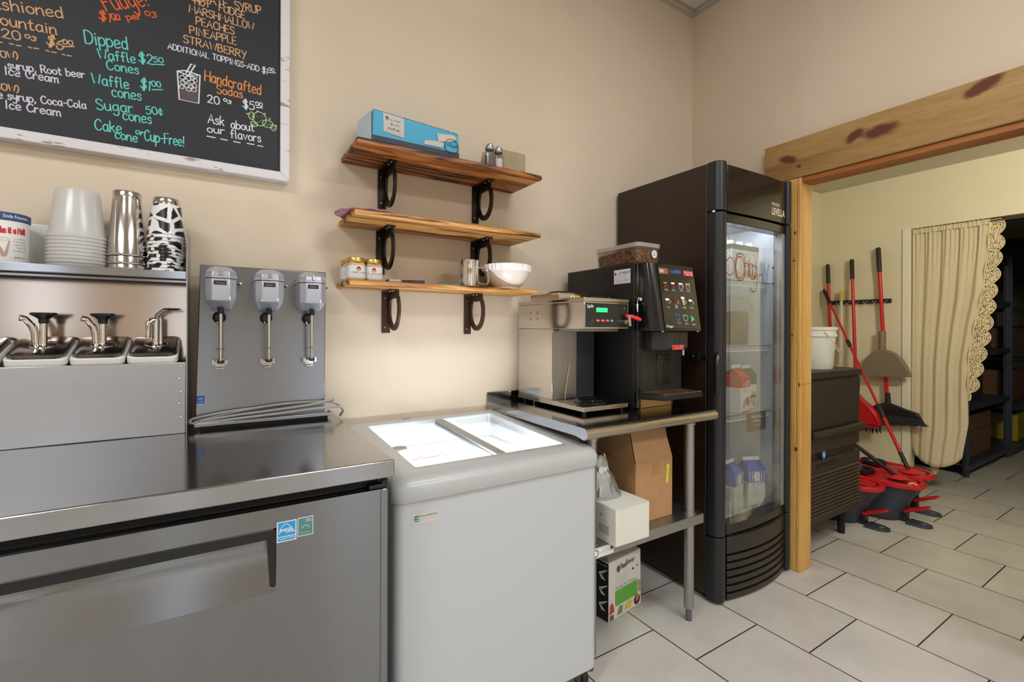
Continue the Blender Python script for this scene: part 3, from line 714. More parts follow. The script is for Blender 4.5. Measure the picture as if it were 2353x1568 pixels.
# ================================================================ TOPPING RAIL on the counter
t = thing('topping_rail', 'stainless steel topping rail with an overshelf standing on the steel counter', 'topping rail', (-0.45, 1.8, 0.91))
rx0, rx1, ry0 = -0.82, -0.081, 1.722
f = MB()
f.hexa([(rx0, ry0, .9105), (rx1, ry0, .9105), (rx1, ry0 + .012, .9105), (rx0, ry0 + .012, .9105), (rx0, ry0, 1.124), (rx1, ry0, 1.124), (rx1, ry0 + .012, 1.124), (rx0, ry0 + .012, 1.124)])
f.build('front_panel', steel('rail_steel', (182, 182, 183), .40, (2, 110, 110), aniso=.6), t, bevel=0.002)
for i, z in enumerate((.958, 1.0, 1.035, 1.075, 1.11)):
    MB().lathe((rx1 - .012 - .004 * (i % 2), ry0, z), [(.004, 0), (.003, .0012), (.001, .002)], 10, M=Matrix.Rotation(PI / 2, 4, 'X'), cap1=True).build('rivet', M_chrome, t)
MB().box(rx0, rx1, 1.884, 1.896, .9105, 1.40).build('back_panel', steel('rail_back_steel', (196, 182, 172), .16, (2, 110, 110)), t)  # back panel steel tinted warm to imitate the reflected tan wall
MB().box(rx1 + .0005, rx1 + .0035, ry0 - .002, 1.900, .9105, 1.527).build('side_panel', M_ss, t)
sh = MB().box(rx0, rx1, ry0, 1.896, 1.393, 1.3965).box(rx0, rx1, ry0 - .002, ry0, 1.375, 1.3965).box(rx0, rx1, ry0, ry0 + .018, 1.375, 1.378).box(rx0, rx1, ry0 + .05, ry0 + .075, 1.368, 1.3925)
sh.build('overshelf', M_ssh, t, bevel=0.001)

# pump jars standing in the rail (tilted towards the front)
def jar_frame(x0, x1):
    """white insert jar top and steel lid tilted: local u across, v up the slope"""
    O = Vector(((x0 + x1) / 2, ry0 + .0165, 1.1325)); th = math.atan2(0.052, 0.148)
    return O, Matrix.Translation(O) @ Matrix.Rotation(th, 4, 'X')
def pump_jar(x0, x1, kind, label, name='topping_pump'):
    O, A = jar_frame(x0, x1); hw = (x1 - x0) / 2 - .0015; L = .150
    t = thing(name, label, 'topping pump', O, 'topping pumps in the rail')
    MB().rrect(-hw, hw, -.004, L, .014, [(-.010, 0), (.010, 0)], M=A).build('jar', M_wht, t, bevel=.002)
    MB().rrect(-hw + .004, hw - .004, 0, L - .006, .022, [(.0105, -.001), (.0165, -.001), (.018, .001), (.0205, .001), (.022, .004)], n=7, M=A).build('lid', mat('lid_steel', (150, 140, 134), .16, 1.0), t)
    c = A @ Vector((0.002, .075, .022))
    MB().lathe(c, [(.030, 0), (.028, .003), (.012, .005)], 26, M=Matrix.Rotation(math.atan2(.052, .148), 4, 'X'), cap1=True).build('pump_collar', M_chrome, t)
    if kind == 'knob':
        MB().cyl(c, c + Vector((0, 0, .066)), .0085, n=16).build('pump_tube', M_chrome, t)
        MB().path([c + Vector((-.014, -.004, 0)), c + Vector((-.016, -.005, .035)), c + Vector((-.021, -.008, .052)), c + Vector((-.034, -.014, .073)), c + Vector((-.044, -.018, .075))],
                  [.0085, .009, .0085, .0075, .0085], 14).build('spout', M_chrome, t)
        kb = MB().lathe(c + Vector((0, 0, .060)), [(.009, 0), (.011, .004), (.011, .012), (.018, .018), (.028, .024), (.029, .028), (.026, .030), (.015, .0295), (.0, .029)], 28)
        kb.build('push_knob', M_black, t)
        MB().lathe(c + Vector((0, 0, .0895)), [(.022, 0), (.0, .0006)], 24).build('knob_disc', mat('knob_olive', (86, 82, 46), .4), t)
    elif kind == 'lever':
        MB().cyl(c, c + Vector((0, 0, .075)), .0105, n=16).cyl(c + Vector((.011, .003, 0)), c + Vector((.010, .004, .078)), .008, n=14).build('pump_tube', M_chrome, t)
        MB().path([c + Vector((-.018, -.012, .016)), c + Vector((-.018, -.012, .062)), c + Vector((-.010, -.006, .071)), c + Vector((.002, 0, .072))], [.006, .0085, .009, .009], 14).build('spout', M_chrome, t)
        MB().path([c + Vector((0, 0, .072)), c + Vector((.004, -.002, .088)), c + Vector((.016, -.006, .100)), c + Vector((.034, -.010, .106))], [.006, .0065, .006, .005], 12).build('lever_arm', M_chromed, t)
        MB().lathe(c + Vector((.040, -.012, .106)), [(.0, -.004), (.016, -.003), (.024, .001), (.022, .003), (.0, .0025)], 24).build('lever_plate', M_chromed, t)
    return t
pump_jar(-.598, -.484, 'none', 'steel jar lid at the left edge of the topping rail, partly cut off')
pump_jar(-.476, -.349, 'knob', 'black-knobbed steel topping pump on the left, under the white plastic tubs')
pump_jar(-.347, -.226, 'knob', 'black-knobbed steel topping pump in the middle, under the steel shaker cups')
pump_jar(-.224, -.100, 'lever', 'steel topping pump with a flat lever handle, nearest the drink mixer')

# ---------------------------------------------------------------- things on the overshelf
SZ = 1.397
t = thing('powder_tub', 'white cardboard powder tub with a blue rim and red lettering on the overshelf', 'tub', (-.487, 1.80, SZ))
cxx, cyy, rr = -.492, 1.80, .052
MB().lathe((cxx, cyy, SZ), [(.0, 0), (rr - .002, 0), (rr, .003), (rr, .112)], 36, cap0=False).build('body', M_paper, t)
MB().lathe((cxx, cyy, SZ), [(rr, .112), (rr + .0025, .114), (rr + .0025, .132), (rr - .001, .134), (rr - .004, .128), (0, .127)], 36).build('rim', mat('tub_blue', (46, 78, 128), .5), t)
fa = -PI / 2 + 0.55
d = Decal(cylf(cxx, cyy, rr, fa), .0005)
d.write('Make it a Malt', -.030, SZ + .078, .034, SZ + .080, .016, .0028, M_red_ink)
for i in range(5): d.scribble(.006, SZ + .064 - .008 * i, .036, .0035, M_grey_ink, 20 + i)
M_shake = mat('shake_print', (176, 152, 138), .7)
d.poly([(-.024, SZ + .060), (.000, SZ + .060), (-.005, SZ + .024), (-.008, SZ + .016), (-.016, SZ + .016), (-.019, SZ + .024)], M_shake)
d.disc(-.012, SZ + .062, .012, mat('cream_print', (222, 206, 190), .7), rv=.006).scribble(.006, SZ + .014, .034, .004, M_ink, 31)
d.build('print', t)
d = Decal(cylf(cxx, cyy, rr + .0025, fa), .0005); d.print('Soda Fountain', -.014, SZ + .1195, .040, .008, M_paper, .01); d.build('rim_print', t)
t = tag(MB().box(-.60, -.285, 1.874, 1.882, SZ + .0005, SZ + .128).build('cutting_board', M_wht, bevel=.004), 'white plastic cutting board leaning behind the tubs on the overshelf', 'cutting board')
t = thing('storage_box', 'small clear lidded box behind the steel shakers on the overshelf', 'box', (-.262, 1.87, SZ))
MB().rrect(-.282, -.225, 1.845, 1.883, .008, [(SZ + .0005, 0), (SZ + .10, 0)]).build('body', clear_mat('frosted_box', body=.6), t)
MB().rrect(-.284, -.223, 1.843, 1.885, .009, [(SZ + .1005, 0), (SZ + .110, 0)]).build('lid', M_wht, t)

M_tub = clear_mat('clear_tub_plastic', (252, 252, 252), .52, (255, 254, 252), .2, 1.4, .4)
def stacked(name, label_f, cat, grp, x, y, z0, n, pitch, prof, mats, extra=None):
    t = thing(name, label_f(0), cat, (x, y, z0), grp)
    MB().lathe((x, y, z0), prof, 40).build('cup', mats, t)
    if extra: extra(t, x, y, z0)
    for k in range(1, n): dup(t, (x, y, z0 + pitch * k), label_f(k), grp)
ordn = ['first', 'second', 'third', 'fourth', 'fifth', 'sixth', 'seventh', 'eighth', 'ninth', 'tenth', 'eleventh', 'twelfth', 'thirteenth', 'fourteenth']
def tub_label(n, what, top):
    return lambda k: (what % ('topmost and fully seen' if k == n - 1 else ordn[k] + ' from the shelf, only its rim seen'))
tubp = [(.0645, .001), (.0665, .0005), (.0665, .0075), (.0630, .0085), (.0625, .016), (.0605, .022), (.0490, .132), (.0465, .137), (0, .138)]
stacked('plastic_tub', tub_label(9, 'clear plastic tub in the overshelf stack, %s', 0), 'tub', 'clear tubs stacked on the overshelf', -.340, 1.80, SZ + .0003, 9, .0102, tubp, M_tub)
shp = [(.0475, .0), (.0485, .001), (.0485, .004), (.0470, .006), (.0345, .170), (.0345, .190), (.0325, .193), (0, .1935)]
shl = ['bottom steel shaker cup of the three nested on the overshelf, a rim at the shelf', 'middle steel shaker cup of the three nested on the overshelf, a narrow band', 'topmost steel shaker cup of the nest on the overshelf, fully seen']
t0 = thing('shaker_cup', shl[0], 'cup', (-.230, 1.80, SZ + .0003), 'steel shakers on the overshelf')
MB().lathe((-.230, 1.80, SZ + .0003), shp, 40).build('cup', mat('shaker_steel', (206, 200, 196), .14, 1.0), t0)
for k, dz in ((1, .016), (2, .040)): dup(t0, (-.230, 1.80, SZ + .0003 + dz), shl[k], 'steel shakers on the overshelf')
M_cow = mat('cow_print', (22, 22, 24), .25)
nt = M_cow.node_tree; b = nt.nodes['Principled BSDF']
tc = nn(nt, 'ShaderNodeTexCoord'); oi = nn(nt, 'ShaderNodeObjectInfo')
vm = nn(nt, 'ShaderNodeVectorMath', operation='MULTIPLY_ADD'); vm.inputs[1].default_value = (34, 34, 34)
mu = nn(nt, 'ShaderNodeMath', operation='MULTIPLY'); mu.inputs[1].default_value = 40.0; nt.links.new(oi.outputs['Random'], mu.inputs[0])
nt.links.new(tc.outputs['Object'], vm.inputs[0]); nt.links.new(mu.outputs[0], vm.inputs[2])
nz = nn(nt, 'ShaderNodeTexNoise', i_Scale=1.3, i_Detail=2.0); nt.links.new(vm.outputs[0], nz.inputs['Vector'])
mxv = nn(nt, 'ShaderNodeMixRGB'); mxv.inputs[0].default_value = .25; nt.links.new(vm.outputs[0], mxv.inputs[1]); nt.links.new(nz.outputs['Color'], mxv.inputs[2])
vo = nn(nt, 'ShaderNodeTexVoronoi', feature='DISTANCE_TO_EDGE'); vo.inputs['Scale'].default_value = 1.0; nt.links.new(mxv.outputs[0], vo.inputs['Vector'])
cr = nn(nt, 'ShaderNodeValToRGB'); e = cr.color_ramp.elements; e[0].position = .12; e[0].color = lin((232, 230, 228)); e[1].position = .14; e[1].color = lin((26, 26, 30))
nt.links.new(vo.outputs['Distance'], cr.inputs[0]); nt.links.new(cr.outputs[0], b.inputs['Base Color'])
cwp = [(.0475, .0), (.0488, .001), (.0488, .0035), (.0474, .005), (.0372, .094)]
cwb = [(.0350, .094), (.0345, .112), (.0325, .115), (0, .1155)]
def cow_extra(t, x, y, z): MB().lathe((x, y, z), [(.0372, .0941)] + cwb, 40).build('base', M_chrome, t)
stacked('cow_print_cup', tub_label(12, 'cow print cup in the overshelf stack, %s', 0), 'cup', 'cow print cups stacked on the overshelf', -.1355, 1.80, SZ + .0003, 12, .0102, cwp, M_cow, cow_extra)

# ================================================================ TRIPLE DRINK MIXER
t = thing('drink_mixer', 'triple spindle drink mixer with a stainless back plate on the steel counter', 'drink mixer', (.14, 1.8, .91))
pl = MB()
pl.hexa([(-.061, 1.800, .915), (.329, 1.800, .915), (.329, 1.806, .915), (-.061, 1.806, .915), (-.049, 1.838, 1.434), (.339, 1.838, 1.434), (.339, 1.844, 1.434), (-.049, 1.844, 1.434)])
M_mixp = steel('mixer_plate_steel', (140, 142, 146), .24, (2, 2, 120))
back = pl.build('back_plate', M_mixp, t, bevel=.004)
nsf = mat('sticker_deep_blue', (28, 92, 176), .4)
fb = plane_f((-.056, 1.8068 - .0005, .985), (1, 0, 0), (0.02, .073, 1), (0, -1, .07))
d = Decal(fb, .003); d.rect(0, 0, .021, .024, nsf).up().scribble(.003, .004, .018, .0035, M_ww, 4).stroke([(.004 + .013 * q / 6, .013 + .004 * math.sin(PI * q / 6)) for q in range(7)], .0009, M_ww).scribble(.006, .013, .016, .003, M_ww, 9)
d.build('sticker', back, 'blue sticker')
tr = MB().box(-.060, .345, 1.737, 1.80, .9245, .9265).box(-.060, .345, 1.737, 1.7395, .9215, .9315).box(.338, .345, 1.7395, 1.80, .9265, .9315).box(-.060, -.053, 1.7395, 1.80, .9265, .9315)
tr.build('tray', M_ss, t, bevel=.0008)
MB().box(-.045, .330, 1.748, 1.795, .9105, .9240).build('base', M_blackm, t)  # black block stands in for the shaded gap under the tray
M_head = mat('mixer_head_enamel', (186, 190, 200), .28, .55)
def octo(cx, hw, y0, y1, ch, z, ins=0.0):
    return [(cx - hw + ins, y1, z), (cx - hw + ins, y0 + ch, z), (cx - hw + ch, y0 + ins, z), (cx + hw - ch, y0 + ins, z), (cx + hw - ins, y0 + ch, z), (cx + hw - ins, y1, z)]
for i, hx in enumerate((.0085, .1455, .2785)):
    y0, y1, hw = 1.722, 1.834, .0425
    h = MB().loft([octo(hx, hw, y0 + .03, y1, .016, 1.289, .014), octo(hx, hw, y0 + .004, y1, .018, 1.314, .002), octo(hx, hw, y0, y1, .019, 1.334), octo(hx, hw, y0, y1, .019, 1.382)])
    hd = h.build('motor_head', M_head, t, bevel=.0022, smooth=True, ang=30)
    MB().loft([octo(hx, hw + .0015, y0 - .002, y1, .019, 1.3835), octo(hx, hw + .0015, y0 - .002, y1, .019, 1.390), octo(hx, hw, y0, y1, .019, 1.391), octo(hx, hw - .001, y0 + .002, y1, .019, 1.404), octo(hx, hw - .012, y0 + .022, y1, .014, 1.419, .002), octo(hx, hw - .020, y0 + .05, y1, .010, 1.424, .002)]).build('cap', M_head, hd, bevel=.0015, ang=30)
    MB().box(hx - .0045, hx + .0035, y0 - .006, y0 - .0005, 1.391, 1.408).build('latch', M_chrome, hd, bevel=.002)
    d = Decal(wallf(y0), .001); d.rect(hx - .019, 1.362, hx + .015, 1.375, M_black).up(); d.scribble(hx - .014, 1.3655, hx + .011, .005, mat('plate_silver', (190, 150, 140), .4), 40 + i); d.build('name_plate', hd)
    MB().path([(hx + hw, 1.80, 1.372), (hx + hw + .010, 1.795, 1.370), (hx + hw + .013, 1.785, 1.374)], .0035, 8).build('switch', M_chromed, hd)
    MB().cyl((hx, 1.760, 1.272), (hx, 1.760, 1.290), .0085, n=16).build('chuck', M_black, t)
    MB().lathe((hx - .004, 1.8215, 1.262), [(.019, 0), (.019, .006), (.012, .014), (.0, .016)], 24, M=Matrix.Rotation(PI / 2, 4, 'X')).build('cup_stop', M_black, t)
    MB().path([(hx - .008, 1.818, 1.262), (hx - .009, 1.812, 1.246), (hx - .004, 1.806, 1.238)], .0025, 8).build('stop_wire', M_chrome, t)
    MB().cyl((hx, 1.758, 1.122), (hx, 1.760, 1.272), .0048, .0055, n=14).build('spindle', M_chrome, t)
    MB().lathe((hx, 1.758, 1.160), [(.004, -.0015), (.014, -.0005), (.015, .001), (.004, .0025)], 22).build('agitator_disc', M_chrome, t)
    MB().lathe((hx, 1.758, 1.1125), [(0, 0), (.009, .002), (.0105, .006), (.009, .010), (.004, .011)], 20).build('agitator', M_black, t)
    cr_ = MB()
    cy = 1.8125
    cr_.box(hx - .024, hx - .016, cy - .030, cy, 1.108, 1.124).box(hx + .012, hx + .020, cy - .030, cy, 1.108, 1.124).box(hx - .016, hx + .012, cy - .008, cy, 1.100, 1.120).box(hx - .013, hx + .009, cy - .026, cy - .006, 1.094, 1.098)
    cr_.path([(hx - .016, cy - .006, 1.122), (hx - .010, cy - .02, 1.126), (hx + .006, cy - .02, 1.126), (hx + .012, cy - .006, 1.122)], .0018, 8)
    cr_.build('cup_rest', M_chrome, t, bevel=.0012)
M_cord = mat('grey_cord', (150, 148, 144), .45)
def cordpath(pts, r, k=5):
    q = [pts[0]] + pts + [pts[-1]]; o = []
    for i in range(1, len(q) - 2):
        for s in range(k):
            u = s / k; a, b_, c_, d_ = [Vector(x) for x in q[i - 1:i + 3]]
            o.append(0.5 * (2 * b_ + (c_ - a) * u + (2 * a - 5 * b_ + 4 * c_ - d_) * u * u + (3 * b_ - a - 3 * c_ + d_) * u ** 3))
    o.append(Vector(pts[-1])); return o
c_ = MB()
c_.path(cordpath([(-.045, 1.770, .9335), (.05, 1.760, .945), (.17, 1.757, .953), (.28, 1.758, .962), (.352, 1.775, .972), (.33, 1.788, .964), (.2, 1.788, .962), (.06, 1.780, .958), (-.05, 1.772, .946), (-.072, 1.764, .936), (-.05, 1.755, .930),
                   (.06, 1.748, .936), (.20, 1.748, .942), (.31, 1.752, .948), (.37, 1.772, .944), (.393, 1.80, .925), (.392, 1.84, .90)], 1), .0042, 10)
c_.path(cordpath([(-.06, 1.775, .932), (.03, 1.780, .950), (.16, 1.776, .966), (.28, 1.778, .968), (.345, 1.782, .962), (.38, 1.80, .945)], 1), .0042, 10)
c_.build('power_cord', M_cord, t)

# ================================================================ GLASS-TOP FREEZER
t = thing('display_freezer', 'white chest freezer with a grey rim and sliding glass top', 'freezer', (.75, 1.55, 0))
M_fwhite = mat('freezer_white', (196, 200, 204), .38); M_fgrey = mat('freezer_grey_rim', (184, 187, 187), .30)
M_fgrey2 = mat('freezer_grey_frame', (158, 158, 154), .35, .2)
fx0, fx1, fy0, fy1 = .398, 1.106, 1.205, 1.892
def frr(x0, x1, y0, y1, r, n=7):
    o = []
    for (cx, cy, a0) in ((x1 - r, y1 - r, 0), (x0 + r, y1 - r, 90), (x0 + r, y0 + r, 180), (x1 - r, y0 + r, 270)):
        for k in range(n + 1):
            a = R(a0 + 90.0 * k / n); o.append((cx + r * math.cos(a), cy + r * math.sin(a)))
    return o
ring = frr(fx0, fx1, fy0, fy1, .028)
MB().loft([[(x, y, .072) for x, y in ring], [(x, y, .764) for x, y in ring]], True, False).build('body', M_fwhite, t, bevel=.004)
def tz(y): return (y - 1.205) * .050
rg = []
for (ins, z, r) in ((-.006, .764, .034), (-.008, .772, .036), (-.008, .795, .036), (-.004, .810, .040), (.004, .819, .040), (.016, .8235, .036), (.045, .826, .03), (.082, .826, .012), (.086, .824, .01), (.087, .770, .01)):
    rg.append([(x, y, z + tz(y) * min(1, max(0, (z - .78) / .03))) for x, y in frr(fx0 + ins, fx1 - ins , fy0 + ins, fy1 - ins , r)])
MB().loft(rg, False, False).build('rim', M_fgrey, t, ang=60)
ix0, ix1, iy0, iy1 = .4855, 1.0185, 1.2925, 1.8045
M_liner = mat('freezer_liner', (244, 246, 250), .35)
ln = MB()
q = frr(ix0, ix1, iy0, iy1, .012)
q2 = frr(ix0 + .014, ix1 - .014, iy0 + .014, iy1 - .014, .03)
ln.loft([[(x, y, .800 + tz(y) * .6) for x, y in q], [(x, y, .762) for x, y in q], [(x, y, .758) for x, y in q2], [(x, y, .742) for x, y in q2], [(x, y, .20) for x, y in q2]], False, True)
ln.build('liner', M_liner, t, ang=40)
d = Decal(wallf(iy1 - .014), .001)
M_load = mat('load_line_red', (206, 70, 92), .6)
d.stroke([(.655, .706), (.685, .706)], .005, M_load).stroke([(.695, .706), (.775, .706)], .005, M_load).stroke([(.785, .706), (.81, .706)], .005, M_load)
for x in (.690, .780): d.poly([(x - .007, .720), (x + .007, .720), (x, .708)], M_load)
d.build('load_line', t, 'red load line')
MB().box(.52, .98, iy0 + .002, iy0 + .012, .77, .785).build('light_strip', mat('freezer_led', (255, 255, 255), .5, emit=(244, 248, 255), es=330.0), t)
M_pane = clear_mat('lid_glass', (250, 252, 252), .035, (235, 240, 245), .03, 1.45, .5)
def lid(x0, x1, dz, name):
    z0 = lambda y: .806 + dz + tz(y)
    a, b_ = iy0 + .004, iy1 - .004
    p = MB().hexa([(x0, a, z0(a)), (x1, a, z0(a)), (x1, b_, z0(b_)), (x0, b_, z0(b_)), (x0, a, z0(a) + .004), (x1, a, z0(a) + .004), (x1, b_, z0(b_) + .004), (x0, b_, z0(b_) + .004)])
    L = p.build(name, M_pane, t)
    return L, a, b_, z0
L, a, b_, z0 = lid(ix0 + .003, .778, .0, 'glass_lid')
def bar(x0, x1, a, b_, z0, up): return [(x0, a, z0(a) - .003), (x1, a, z0(a) - .003), (x1, b_, z0(b_) - .003), (x0, b_, z0(b_) - .003), (x0, a, z0(a) + up), (x1, a, z0(a) + up), (x1, b_, z0(b_) + up), (x0, b_, z0(b_) + up)]
MB().hexa(bar(.757, .782, a, b_, z0, .007)).build('frame', M_fgrey2, L, bevel=.002)
MB().lathe((.505, 1.50, z0(1.5) + .0042), [(.0, .012), (.024, .012), (.027, .009), (.027, 0)], 28).build('handle', M_fgrey2, L)
L, a, b_, z0 = lid(.762, ix1 - .003, .011, 'glass_lid')
MB().hexa(bar(.758, .792, a, b_, z0, .007)).build('frame', M_fgrey2, L, bevel=.002)
MB().lathe((ix1 + .03, 1.50, z0(1.5) - .008), [(.0, .007), (.014, .007), (.016, 0)], 24, M=Matrix.Scale(3.4, 4, (0, 1, 0))).build('handle', M_fgrey, L)
for (x, y) in ((.655, 1.855), (1.04, 1.852)):
    MB().box(x - .018, x + .018, y - .006, y + .006, .823 + tz(y), .831 + tz(y)).build('stop_clip', M_fgrey2, t, bevel=.002)
d = Decal(wallf(fy0), .0006)
M_badge = mat('badge_cream', (208, 206, 196), .5); M_teal = mat('badge_teal', (42, 130, 138), .5)
d.rect(.443, .7005, .520, .7315, M_badge).up()
d.poly([(.448, .709), (.458, .7075), (.458, .7255), (.448, .7240)], M_teal).rect(.4595, .7065, .4615, .7265, M_teal).up()
for z in (.7125, .7185): d.rect(.450, z - .0009, .458, z + .0009, M_badge)
d.print('Excellence', .4645, .7185, .515, .0065, M_teal).scribble(.466, .711, .513, .0026, mat('badge_faint', (180, 186, 182), .6), 12)
d.build('badge', t, 'teal lettered badge')
for (x, y) in ((1.065, 1.245), (.44, 1.245), (1.065, 1.85), (.44, 1.85)):
    c_ = MB().cyl((x - .012, y, .030), (x + .012, y, .030), .030, n=22); w_ = c_.build('caster', M_black, t, bevel=.004)
    MB().box(x - .017, x - .0135, y - .018, y + .018, .02, .0715).box(x + .0135, x + .017, y - .018, y + .018, .02, .0715).cyl((x - .018, y, .030), (x + .018, y, .030), .008).build('fork', M_chromed, w_)

# ================================================================ WALL SHELVES
M_burnt = wood('scorched_board', (196, 128, 58), (150, 84, 30), (34, 18, 10), 'x', 15.0, 1.5, .5, .45, bump=.15, warp=1.9, lo=.42, hi=.60)
M_burnt2 = wood('scorched_board_pale', (218, 164, 94), (178, 116, 54), (58, 32, 16), 'x', 22.0, 1.3, .5, .40, bump=.15, warp=1.3, lo=.40, hi=.56)
M_iron = mat('dark_iron', (40, 34, 31), .42, .6); M_rust = mat('brown_iron', (72, 52, 38), .45, .5); M_screw = mat('screw_silver', (205, 205, 205), .25, .9)
def shelf(x0, x1, y0, z0, z1, M, label, brs, Mi):
    t = thing('wall_shelf', label, 'shelf', ((x0 + x1) / 2, WA, z0), 'scorched wooden shelves on the tan wall')
    MB().box(x0, x1, y0, WA - .002, z0, z1).build('board', M, t, bevel=.004)
    for (bx, h, mi) in brs:
        b_ = MB().box(bx, bx + .034, WA - .008, WA - .0015, z0 - h, z0 - .0005).box(bx, bx + .034, y0 + .10, WA - .008, z0 - .0065, z0 - .0005)
        B_ = b_.build('bracket', Mi[mi], t, bevel=.0015)
        # horseshoe: open oval of flat bar in the plane square to the wall
        hx = bx + .030; cy, cz_, ry, rz = WA - .0705, z0 - .078, .060, .074
        rings = []
        for k in range(25):
            a = R(40 - 260 * k / 24.0)
            wd = .019 if k in (0, 24) else .022
            cyv, czv = math.cos(a), math.sin(a)
            n_ = Vector((0, cyv / ry, czv / rz)).normalized()
            c = Vector((hx, cy - cyv * ry, cz_ + czv * rz)); n_ = Vector((0, -n_.y, n_.z))
            rings.append([c + n_ * (wd / 2) + Vector((s_ * .005, 0, 0)) if q_ else c - n_ * (wd / 2) + Vector((s_ * .005, 0, 0)) for (s_, q_) in ((-1, 1), (1, 1), (1, 0), (-1, 0))])
        MB().loft(rings).build('horseshoe', Mi[mi], B_, bevel=.0015)
        MB().box(hx - .004, hx + .004, cy - .050, cy + .052, z0 - .034, z0 - .0065).build('gusset', Mi[mi], B_)
        for z in (z0 - .030, z0 - h + .022):
            MB().lathe((bx + .012, WA - .008, z), [(.0038, 0), (.003, .0016), (0, .002)], 10, M=Matrix.Rotation(PI / 2, 4, 'X')).build('screw', M_screw, B_)
        for y in (y0 + .118, y0 + .15):
            MB().lathe((bx + .014, y, z0 - .0065), [(.0038, 0), (.003, -.0016), (0, -.002)], 10).build('screw', M_screw, B_)
    return t
shelf(.406, 1.192, 1.660, 1.873, 1.893, M_burnt, 'topmost scorched wood wall shelf, holding the blue box', [(.550, .158, 0), (.979, .165, 0)], (M_iron,))
shelf(.399, 1.190, 1.664, 1.623, 1.644, M_burnt2, 'middle scorched wood wall shelf, nearly empty', [(.544, .175, 0), (.973, .170, 0)], (M_iron,))
shelf(.390, 1.200, 1.694, 1.381, 1.400, M_burnt2, 'lowest scorched wood wall shelf, holding jars and a white bowl', [(.568, .172, 0), (.940, .178, 0)], (M_rust,))

# ---------------------------------------------------------------- on the top shelf
t = thing('film_box', 'long blue carton of food film with torn top on the topmost shelf', 'box', (.66, 1.80, 1.8935))
M_bb = mat('carton_blue', (58, 164, 204), .5); M_bk = mat('carton_navy', (44, 52, 60), .55); M_torn = mat('torn_card', (204, 198, 190), .8)
X0, X1, Y0, Y1, Z0, Z1 = .482, .838, 1.748, 1.868, 1.8935, 2.036
bm_ = MB()
bm_.hexa([(X0, Y0, Z0), (X1, Y0, Z0), (X1, Y1, Z0), (X0, Y1, Z0), (X0 + .004, Y0, Z1 + .004), (X1 - .004, Y0 + .004, Z1 - .01), (X1 - .004, Y1, Z1 - .006), (X0, Y1, Z1 + .004)])
bx = bm_.build('carton', M_bb, t, bevel=.002)
d = Decal(wallf(Y0), .0007)
d.rect(X0 + .001, Z0 + .001, X1 - .002, Z0 + .052, M_bk).up()
d.poly([(X0 + .042, Z0 + .072), (X0 + .122, Z0 + .064), (X0 + .120, Z0 + .138), (X0 + .040, Z0 + .143)], M_torn).up()
cx_, cz2 = X0 + .055, Z0 + .126
d.poly([(cx_ - .008, cz2), (cx_, cz2 - .009), (cx_ + .008, cz2), (cx_, cz2 + .009)], M_ink).up().disc(cx_, cz2, .0036, M_torn, .0022, n=10)
d.scribble(X0 + .066, Z0 + .118, X0 + .115, .006, M_ink, 61).scribble(X0 + .062, Z0 + .101, X0 + .100, .009, M_ink, 62).scribble(X0 + .056, Z0 + .083, X0 + .108, .009, M_ink, 63).scribble(X0 + .046, Z0 + .075, X0 + .116, .003, M_grey_ink, 64)
d.poly([(X1 - .155, Z0 + .058), (X1 - .075, Z0 + .060), (X1 - .068, Z0 + .080), (X1 - .095, Z0 + .082), (X1 - .150, Z0 + .075)], M_torn)
d.poly([(X1 - .095, Z0 + .082), (X1 - .045, Z0 + .088), (X1 - .010, Z0 + .108), (X1 - .03, Z0 + .120), (X1 - .10, Z0 + .112)], M_torn)
d.up().disc(X1 - .036, Z0 + .072, .030, M_ink, .0275, rv=.030).scribble(X1 - .058, Z0 + .070, X1 - .012, .011, M_ink, 66).scribble(X1 - .050, Z0 + .086, X1 - .030, .007, M_ink, 67)
d.build('print', bx)
fl = MB()
fl.hexa([(X0 + .004, Y0 - .001, Z1 + .004), (X1 - .02, Y0 + .002, Z1 - .008), (X1 - .02, Y0 + .020, Z1 + .004), (X0 + .004, Y0 + .020, Z1 + .012), (X0 + .004, Y0 - .001, Z1 + .0055), (X1 - .02, Y0 + .002, Z1 - .0065), (X1 - .02, Y0 + .020, Z1 + .0055), (X0 + .004, Y0 + .020, Z1 + .0135)])
rn = random.Random(3)
for k in range(7):
    x = X0 + .12 + .034 * k; z = Z1 + .004 - (x - X0) / (X1 - X0) * .012
    fl.hexa([(x, Y0 + .001, z - .004), (x + .026, Y0 + .001, z - .006), (x + .026, Y0 + .012, z + .008), (x, Y0 + .012, z + .010), (x, Y0 + .002, z - .003), (x + .026, Y0 + .002, z - .005), (x + .026, Y0 + .013, z + .009), (x, Y0 + .013, z + .011)])
fl.build('torn_flap', M_torn, bx, label='torn white top flap')
e_ = MB().hexa([(X0 - .045, 1.80, Z0 + .001), (X0 - .002, Y0 + .004, Z0 + .001), (X0 - .001, Y0 + .006, Z0 + .001), (X0 - .044, 1.803, Z0 + .001), (X0 - .040, 1.80, Z1 - .035), (X0 - .003, Y0 + .004, Z1 + .002), (X0 - .002, Y0 + .006, Z1 + .002), (X0 - .039, 1.803, Z1 - .035)])
e_.build('end_flap', mat('flap_print', (176, 190, 196), .7), bx)
t = thing('cardboard_box', 'small plain cardboard box behind the salt shakers on the topmost shelf', 'box', (1.06, 1.8, 1.8935))
M_card = vary(mat('cardboard', (178, 138, 96), .8), 30, .05); M_card_d = mat('cardboard_grey', (166, 152, 124), .8)
cb = MB().box(1.030, 1.172, 1.762, 1.875, 1.8935, 2.013).build('carton', M_card_d, t, bevel=.002)
